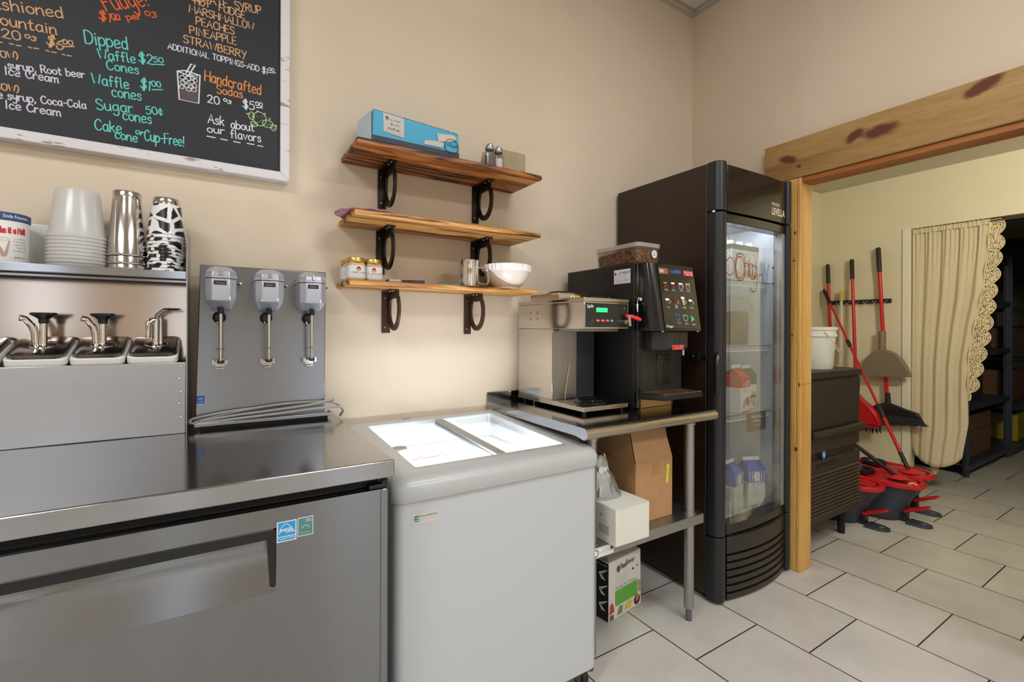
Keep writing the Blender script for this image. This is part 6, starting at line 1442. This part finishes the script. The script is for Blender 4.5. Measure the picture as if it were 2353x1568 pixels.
# broom holder rail
RX = FX - .012
t = thing('broom_holder', 'black wall rail with silver spring clips holding the broom handles', 'broom holder', (RX, 1.8, 1.464))
MB().box(FX - .018, FX - .0005, 1.565, 2.030, 1.445, 1.478).build('rail', M_dpl, t, bevel=.003)
for i in range(7):
    y = 1.60 + .066 * i
    MB().path([(FX - .018, y - .016, 1.462), (FX - .034, y - .018, 1.462), (FX - .046, y - .010, 1.456), (FX - .048, y, 1.440), (FX - .046, y + .010, 1.456), (FX - .034, y + .018, 1.462), (FX - .018, y + .016, 1.462)], .003, 8).build('spring_clip', M_chrome, t)

def stick(p0, p1, r, par, grip=.17, name='handle', M=None, Mg=None):
    p0, p1 = Vector(p0), Vector(p1); u = (p1 - p0).normalized()
    H_ = MB().cyl(p0, p1 - u * grip, r, n=14).build(name, M or M_red, par)
    MB().path([p1 - u * grip, p1 - u * .012, p1 - u * .003, p1], [r * 1.22, r * 1.3, r * .9, r * .3], 14).build('grip', Mg or M_grip, par)
    return u
HX = FX - .050
# broom hidden behind the ice machine
t = thing('broom', 'red handled broom in the wall rail behind the white bucket', 'broom', (HX, 1.99, .4), 'red handled cleaning tools on the rail')
u = stick((HX + .013, 1.963, .45), (HX + .013, 2.015, 1.800), .0125, t)
MB().loft([[(HX + a * x, 1.96 + b_ * y_, z) for a, b_ in ((-1, -1), (1, -1), (1, 1), (-1, 1))] for z, x, y_ in ((.18, .03, .10), (.36, .022, .10), (.42, .02, .04), (.46, .016, .016))]).build('brush_head', M_br_b, t)
t = thing('squeegee_stick', 'white stick with a yellow end in the wall rail beside the bucket', 'stick', (HX, 1.90, .9))
MB().cyl((HX, 1.905, .95), (HX, 1.902, 1.475), .0105, n=12).build('stick', mat('stick_white', (214, 208, 190), .5), t)
MB().path([(HX, 1.902, 1.4755), (HX, 1.902, 1.552), (HX, 1.902, 1.557)], [.0145, .0145, .010], 14).build('end_cap', mat('cap_yellow', (204, 180, 44), .45), t)
# long handled red dustpan with its brush
t = thing('upright_dustpan', 'long handled red dustpan with a black brush behind it, in the wall rail', 'dustpan', (HX, 1.80, .43), 'red handled cleaning tools on the rail')
stick((HX - .085, 1.752, .60), (HX, 1.826, 1.820), .0125, t)
MB().cyl((HX - .080, 1.757, .68), (HX - .072, 1.764, .80), .019, n=14).build('sleeve', M_red, t)
pn = MB()
def pan_ring(x, k): return [(x, 1.74 + a * k, z) for a, z in ((-.150, .475), (-.155, .50), (-.125, .575), (-.085, .625), (-.045, .655), (-.005, .700), (.035, .700), (.06, .655), (.10, .60), (.135, .52), (.14, .475))]
pn.loft([pan_ring(HX - .125, 1.0), pan_ring(HX - .120, 1.02), pan_ring(HX - .055, .98)])
PN = pn.build('pan', M_red, t, bevel=.004)
MB().box(HX - .131, HX - .1255, 1.588, 1.882, .452, .470).build('pan_lip', M_red, PN, bevel=.002)
MB().path([(HX - .127, 1.74 + a, z) for a, z in ((-.148, .515), (-.115, .572), (-.075, .615), (-.03, .640))], .004, 8).build('pan_rib', M_red, PN)
rn = random.Random(5)
bs = MB()
for k in range(60):
    y = 1.60 + .28 * k / 59.0; bs.path([(HX - .062, y, .50), (HX - .064, y - .006 + rn.uniform(-.012, .006), .40 + rn.uniform(0, .02))], [.004, .002], 5)
bs.build('brush', M_br_b, t)
# broom with clip-on dustpan
t = thing('broom', 'red handled black broom with a taupe dustpan clipped on, nearest the curtain', 'broom', (HX, 1.60, .48), 'red handled cleaning tools on the rail')
stick((HX, 1.578, .70), (HX, 1.641, 1.892), .0135, t, .20)
MB().path([(HX, 1.574, .73), (HX, 1.572, .66), (HX, 1.570, .63)], [.017, .020, .022], 14).build('ferrule', M_dpl, t)
hd_ = []
for z, hy0, hy1, w_ in ((.565, -.205, .125, .030), (.595, -.190, .120, .030), (.622, -.10, .085, .026), (.650, -.022, .022, .020)):
    hd_.append([(HX - w_, 1.570 + hy0, z - .02 * 0), (HX - w_, 1.570 + hy1, z), (HX + w_ * .6, 1.570 + hy1, z), (HX + w_ * .6, 1.570 + hy0, z)])
MB().loft(hd_).build('brush_head', M_dpl, t, bevel=.006)
bs = MB()
for k in range(110):
    s = k / 109.0; y = 1.372 + .318 * s; sp_ = -.055 * (1 - s) ** 2 + .01 * s
    for xo in (-.018, .006): bs.path([(HX + xo, y, .57), (HX + xo - .004, y + sp_ * .5, .52), (HX + xo - .010, y + sp_ + rn.uniform(-.006, .006), .452 + .050 * (1 - s) + rn.uniform(0, .014))], [.0042, .0036, .0016], 5)
bs.build('bristles', M_br_b, t)
dp = MB()
def dpr(x, sc_, dz=0): return [(x, 1.585 + a * sc_, z + dz) for a, z in ((-.178, .872), (-.160, .935), (-.125, 1.000), (-.080, 1.045), (-.025, 1.072), (.015, 1.075), (.06, 1.055), (.105, 1.010), (.135, .945), (.158, .850))]
dp.loft([dpr(HX - .075, 1.0), dpr(HX - .06, 1.01), dpr(HX - .022, .97)])
DP = dp.build('dustpan', M_taupe, t, bevel=.006)
MB().loft([[(x, 1.587 + a, z) for a, z in ((-.180, .872), (-.172, .895), (.152, .878), (.158, .850))] for x in (HX - .0815, HX - .0755)]).build('dustpan_lip', M_taupe, DP, bevel=.002)
MB().path([(HX - .030, 1.603, 1.06), (HX - .022, 1.603, 1.12), (HX - .016, 1.605, 1.215)], [.020, .024, .026], 16).build('dustpan_sleeve', M_taupe, DP)

# spin mop buckets
def oval(cx, cy, a, b_, z, n=36, p=2.4):
    o = []
    for k in range(n):
        t_ = 2 * PI * k / n; c_, s_ = math.cos(t_), math.sin(t_)
        o.append((cx + a * math.copysign(abs(c_) ** (2 / p), c_), cy + b_ * math.copysign(abs(s_) ** (2 / p), s_), z))
    return o
def mop_bucket(x, y, label, loc_only=None):
    """long axis along y, foot rest towards -y"""
    t = thing('mop_bucket', label, 'mop bucket', (x, y, 0), 'red rimmed mop buckets')
    a, b_ = .130, .215
    bd = MB().loft([oval(x, y + .055, a - .030, b_ - .075, .004), oval(x, y + .05, a - .022, b_ - .062, .02), oval(x, y + .025, a - .012, b_ - .035, .15), oval(x, y, a - .004, b_ - .008, .225), oval(x, y, a, b_, .232)])
    bd.build('tub', M_slate, t)
    rm = MB().loft([oval(x, y, a + .004, b_ + .004, .2325), oval(x, y, a + .010, b_ + .010, .238), oval(x, y, a + .010, b_ + .010, .256), oval(x, y, a + .002, b_ + .002, .264), oval(x, y, a - .018, b_ - .018, .262), oval(x, y, a - .022, b_ - .022, .240)], True, False)
    RM = rm.build('rim', M_red, t)
    # sloping red deck with a slot, and the dark well
    dk = MB().loft([oval(x, y - .05, a - .020, b_ - .085, .2455), oval(x, y - .05, a - .024, b_ - .09, .2575)], True, True); dk.build('splash_deck', M_red, RM)
    MB().loft([oval(x, y + .12, .075, .075, .262, 28, 2), oval(x, y + .12, .075, .075, .285, 28, 2), oval(x, y + .12, .062, .062, .285, 28, 2), oval(x, y + .12, .050, .050, .2585, 28, 2)], True, True).build('wringer', M_dpl, t)
    MB().loft([oval(x - .055, y - .105, .010, .062, .2578, 20, 2.2), oval(x - .055, y - .105, .010, .062, .2590, 20, 2.2)]).build('pour_slot', M_blackm, RM)
    # pedal and foot rest
    MB().loft([[(x + p, y - b_ + q, z) for p, q in ((-.055, .075), (-.05, .0), (-.03, -.035), (0, -.047), (.03, -.035), (.05, .0), (.055, .075))] for z in (.001, .014)]).build('foot_rest', M_slate, t, bevel=.003)
    MB().loft([oval(x, y - b_ - .002, .018, .014, .0142, 18, 2), oval(x, y - b_ - .002, .018, .014, .0152, 18, 2)]).build('foot_rest_hole', mat('hole_grey', (120, 116, 108), .6), t)
    MB().hexa([(x - .028, y - b_ + .105, .052), (x + .028, y - b_ + .105, .052), (x + .028, y - b_ + .110, .075), (x - .028, y - b_ + .110, .075), (x - .028, y - b_ - .030, .118), (x + .028, y - b_ - .030, .118), (x + .026, y - b_ - .028, .134), (x - .026, y - b_ - .028, .134)]).build('pedal', M_red, t, bevel=.006)
    MB().cyl((x - .034, y - b_ + .104, .062), (x + .034, y - b_ + .104, .062), .016, n=14).build('pedal_hinge', M_dpl, t)
    MB().box(x - .022, x + .022, y - b_ + .078, y - b_ + .11, .014, .19).build('pedal_column', M_dpl, t)
    return t
t1 = mop_bucket(3.464, 1.455, 'mop bucket nearest the ice machine, its red rim half hidden behind it')
B2 = (3.742, 1.335); B3 = (4.032, 1.375)
dup(t1, (B2[0], B2[1], 0), 'middle mop bucket with a slate tub, a dark mop pole standing in it', 'red rimmed mop buckets')
dup(t1, (B3[0], B3[1], 0), 'rearmost mop bucket next to the curtain, a red mop handle standing in it', 'red rimmed mop buckets')
t = thing('mop', 'mop with a red sectioned handle leaning from the rear bucket to the wall', 'mop', (3.95, 1.30, .27))
a0 = Vector((3.965, 1.270, .285)); a1 = Vector((FX - .03, 2.05, 1.580)); u = (a1 - a0); 
P = lambda s: a0 + u * s
MB().cyl(P(0.0), P(.075), .013, n=12).build('socket', M_grip, t)
MB().cyl(P(.0755), P(.245), .0115, n=14).build('handle', M_red, t)
MB().path([P(.235), P(.245), P(.295), P(.305)], [.012, .0155, .0155, .011], 12).build('joint', M_grip, t)
MB().cyl(P(.296), P(.90), .009, n=14).build('handle', M_red, t)
MB().path([P(.62), P(.625), P(.66), P(.665)], [.010, .014, .014, .010], 12).build('joint', M_grip, t)
MB().path([P(.9005), P(.99), P(1.0)], [.0135, .0135, .008], 12).build('grip', M_grip, t)
MB().lathe((3.960, 1.262, .2640), [(0, .0), (.05, .001), (.062, .008), (.045, .018), (.015, .024), (0, .024)], 26).build('mop_plate', M_red, t)
t = thing('mop', 'mop with a dark pole leaning behind the ice machine from the middle bucket', 'mop', (3.70, 1.28, .27))
MB().cyl((3.737, 1.262, .282), (3.440, 1.86, .82), .0125, n=14).build('handle', M_grip, t)
MB().lathe((3.737, 1.255, .2645), [(0, .0), (.05, .001), (.062, .008), (.045, .018), (.015, .024), (0, .024)], 26).build('mop_plate', M_red, t)
tag(MB().path(cordpath([(3.656, 1.17, .2645), (3.664, 1.155, .274), (3.676, 1.150, .272), (3.686, 1.135, .2645)], 1), .005, 8).build('rag_scrap', mat('scrap_cream', (220, 196, 150), .8)), 'small cream scrap lying on the middle mop bucket', 'scrap')

# ---------------------------------------------------------------- curtain in the storage doorway
t = thing('curtain', 'cream linen curtain with a crochet lace edge in the storage room doorway', 'curtain', (FX + .05, 1.2, 2.0))
M_cur = vary(mat('linen_cream', (206, 194, 166), .9, spec=.1), 90, .03, .0)
b = M_cur.node_tree.nodes['Principled BSDF']
CX_ = FX + .035
def interp(tab, v):
    for i in range(len(tab) - 1):
        if v <= tab[i + 1][0]:
            s = (v - tab[i][0]) / (tab[i + 1][0] - tab[i][0]); return tab[i][1] + (tab[i + 1][1] - tab[i][1]) * s
    return tab[-1][1]
RE = [(0, 1.012), (.10, 1.018), (.30, 1.046), (.42, 1.082), (.58, 1.118), (.74, 1.122), (.86, 1.118), (.93, 1.135), (1.0, 1.150)]
LE = [(0, 1.440), (.5, 1.442), (.90, 1.443), (1.0, 1.438)]
def bot(u): return .315 - .105 * math.sin(PI * min(1, max(0, u))) ** .55
def cloth(u, v):
    y = interp(LE, v) + (interp(RE, v) - interp(LE, v)) * u
    z = 2.004 - (2.004 - bot(u)) * v
    fold = .0085 * (math.sin(u * 2 * PI * 4.6 + .7 * math.sin(v * 2.2)) + .45 * math.sin(u * 2 * PI * 8.7 + 2 + v)) * (1 - .5 * v) + .007 * math.sin(u * 2 * PI * 17 + 1) * max(0, 1 - v * 4)
    fold += .05 * max(0, v - .78) / .22 * math.sin(PI * u)
    if v < .02: fold *= .6
    return (CX_ - fold - .012, y, z)
MB().grid(cloth, 120, 60).build('cloth', M_cur, t, solid=.0022, ang=180)
hd_ = MB().grid(lambda u, v: (CX_ - .020 - .003 * math.sin(u * 130 + 3 * math.sin(u * 31)) , 1.440 - .428 * u, 2.008 - .040 * v + .002 * math.sin(u * 110 + v * 3)), 160, 4)
hd_.build('gathered_heading', M_cur, t, solid=.002, ang=180)
MB().cyl((CX_ - .012, D0 * 0 + .05, 1.992), (CX_ - .012, 1.4455, 1.992), .006, n=12).build('rod', M_chromed, t)
M_lace = mat('crochet_lace', (218, 202, 166), .95, spec=.1)
nt = M_lace.node_tree; b = nt.nodes['Principled BSDF']
tc = nn(nt, 'ShaderNodeTexCoord'); vo = nn(nt, 'ShaderNodeTexVoronoi', feature='DISTANCE_TO_EDGE'); vo.inputs['Scale'].default_value = 105.0
nt.links.new(tc.outputs['Object'], vo.inputs['Vector'])
ct = nn(nt, 'ShaderNodeMath', operation='LESS_THAN'); ct.inputs[1].default_value = .20; nt.links.new(vo.outputs['Distance'], ct.inputs[0])
nt.links.new(ct.outputs[0], b.inputs['Alpha'])
LO = [(0, .932), (.12, .940), (.30, .970), (.47, .996), (.64, 1.040), (.76, 1.078), (1.0, 1.118)]
def lace(u, v):
    vv = v * .78; y0 = interp(RE, vv) + .004; z = 2.004 - (2.004 - .36) * vv
    sc_ = abs(math.sin(v * PI * 11.5)) ** .7
    y1 = interp(LO, vv) + .036 * (1 - sc_) * .9
    if v > .94: y1 += (v - .94) * .5
    return (CX_ - .014 + .008 * math.sin(v * 40 + u * 2), y0 + (y1 - y0) * u, z)
MB().grid(lace, 14, 230).build('lace_edge', M_lace, t, label='cream crochet lace edging')
ed = MB().path([lace(1.0, i / 240.0) for i in range(241)], .0032, 6)
ed.path([lace(.62, i / 240.0) for i in range(241)], .0026, 6).path([lace(.06, i / 240.0) for i in range(241)], .003, 6)
ed.build('lace_cord', mat('lace_thread', (222, 206, 170), .9), t)
lt = MB().grid(lambda u, v: (CX_ - .01, 1.335 - .06 * u, .24 - .10 * v * math.sin(PI * (u * .8 + .1))), 10, 8); lt.build('lace_corner', M_lace, t)

# ---------------------------------------------------------------- storage shelving seen through the doorway
M_rack = mat('rack_blue_steel', (66, 74, 92), .42, .4)
def rack(x0, x1, y0, y1, h, zs, label):
    t = thing('storage_rack', label, 'shelving rack', ((x0 + x1) / 2, (y0 + y1) / 2, 0), 'steel racks in the storage room')
    for (x, y) in ((x0, y0), (x1, y0), (x0, y1), (x1, y1)):
        MB().box(x - .020, x + .020, y - .003, y + .003, 0, h).box(x - .003, x + .003, y - .02, y + .02, 0, h).build('post', M_rack, t)
    for z in zs:
        MB().box(x0 - .018, x1 + .018, y0 - .022, y0 - .004, z - .045, z).box(x0 - .018, x1 + .018, y1 + .004, y1 + .02, z - .045, z).box(x0 - .018, x1 + .018, y0 - .003, y1 + .003, z - .010, z - .002).build('shelf', M_rack, t)
    return t
rack(5.30, 6.46, 1.31, 1.80, 1.85, (.10, .60, 1.06, 1.50), 'blue steel storage rack nearest the curtain in the dark store room')
rack(6.56, 7.70, 1.31, 1.80, 1.95, (.06, .50, .95, 1.45), 'blue steel storage rack farther back in the dark store room')
M_cbd = mat('carton_darkened', (104, 72, 46), .8)  # brown, grey and tan box colours darkened to imitate the dim store room
def store_box(x0, x1, y0, y1, z0, z1, label, M):
    t = thing('storage_box', label, 'box', ((x0 + x1) / 2, (y0 + y1) / 2, z0), 'boxes on the storage racks')
    MB().box(x0, x1, y0, y1, z0 + .0005, z1).build('carton', M, t, bevel=.004)
    d = Decal(wallf(y0), .0008); d.scribble(x0 + .08, z0 + .12, x0 + .24, .03, M_ink, int(x0 * 100)).rect(x0 + .02, (z0 + z1) / 2 + .05, x1 - .02, (z0 + z1) / 2 + .056, M_imd); d.build('print', t)
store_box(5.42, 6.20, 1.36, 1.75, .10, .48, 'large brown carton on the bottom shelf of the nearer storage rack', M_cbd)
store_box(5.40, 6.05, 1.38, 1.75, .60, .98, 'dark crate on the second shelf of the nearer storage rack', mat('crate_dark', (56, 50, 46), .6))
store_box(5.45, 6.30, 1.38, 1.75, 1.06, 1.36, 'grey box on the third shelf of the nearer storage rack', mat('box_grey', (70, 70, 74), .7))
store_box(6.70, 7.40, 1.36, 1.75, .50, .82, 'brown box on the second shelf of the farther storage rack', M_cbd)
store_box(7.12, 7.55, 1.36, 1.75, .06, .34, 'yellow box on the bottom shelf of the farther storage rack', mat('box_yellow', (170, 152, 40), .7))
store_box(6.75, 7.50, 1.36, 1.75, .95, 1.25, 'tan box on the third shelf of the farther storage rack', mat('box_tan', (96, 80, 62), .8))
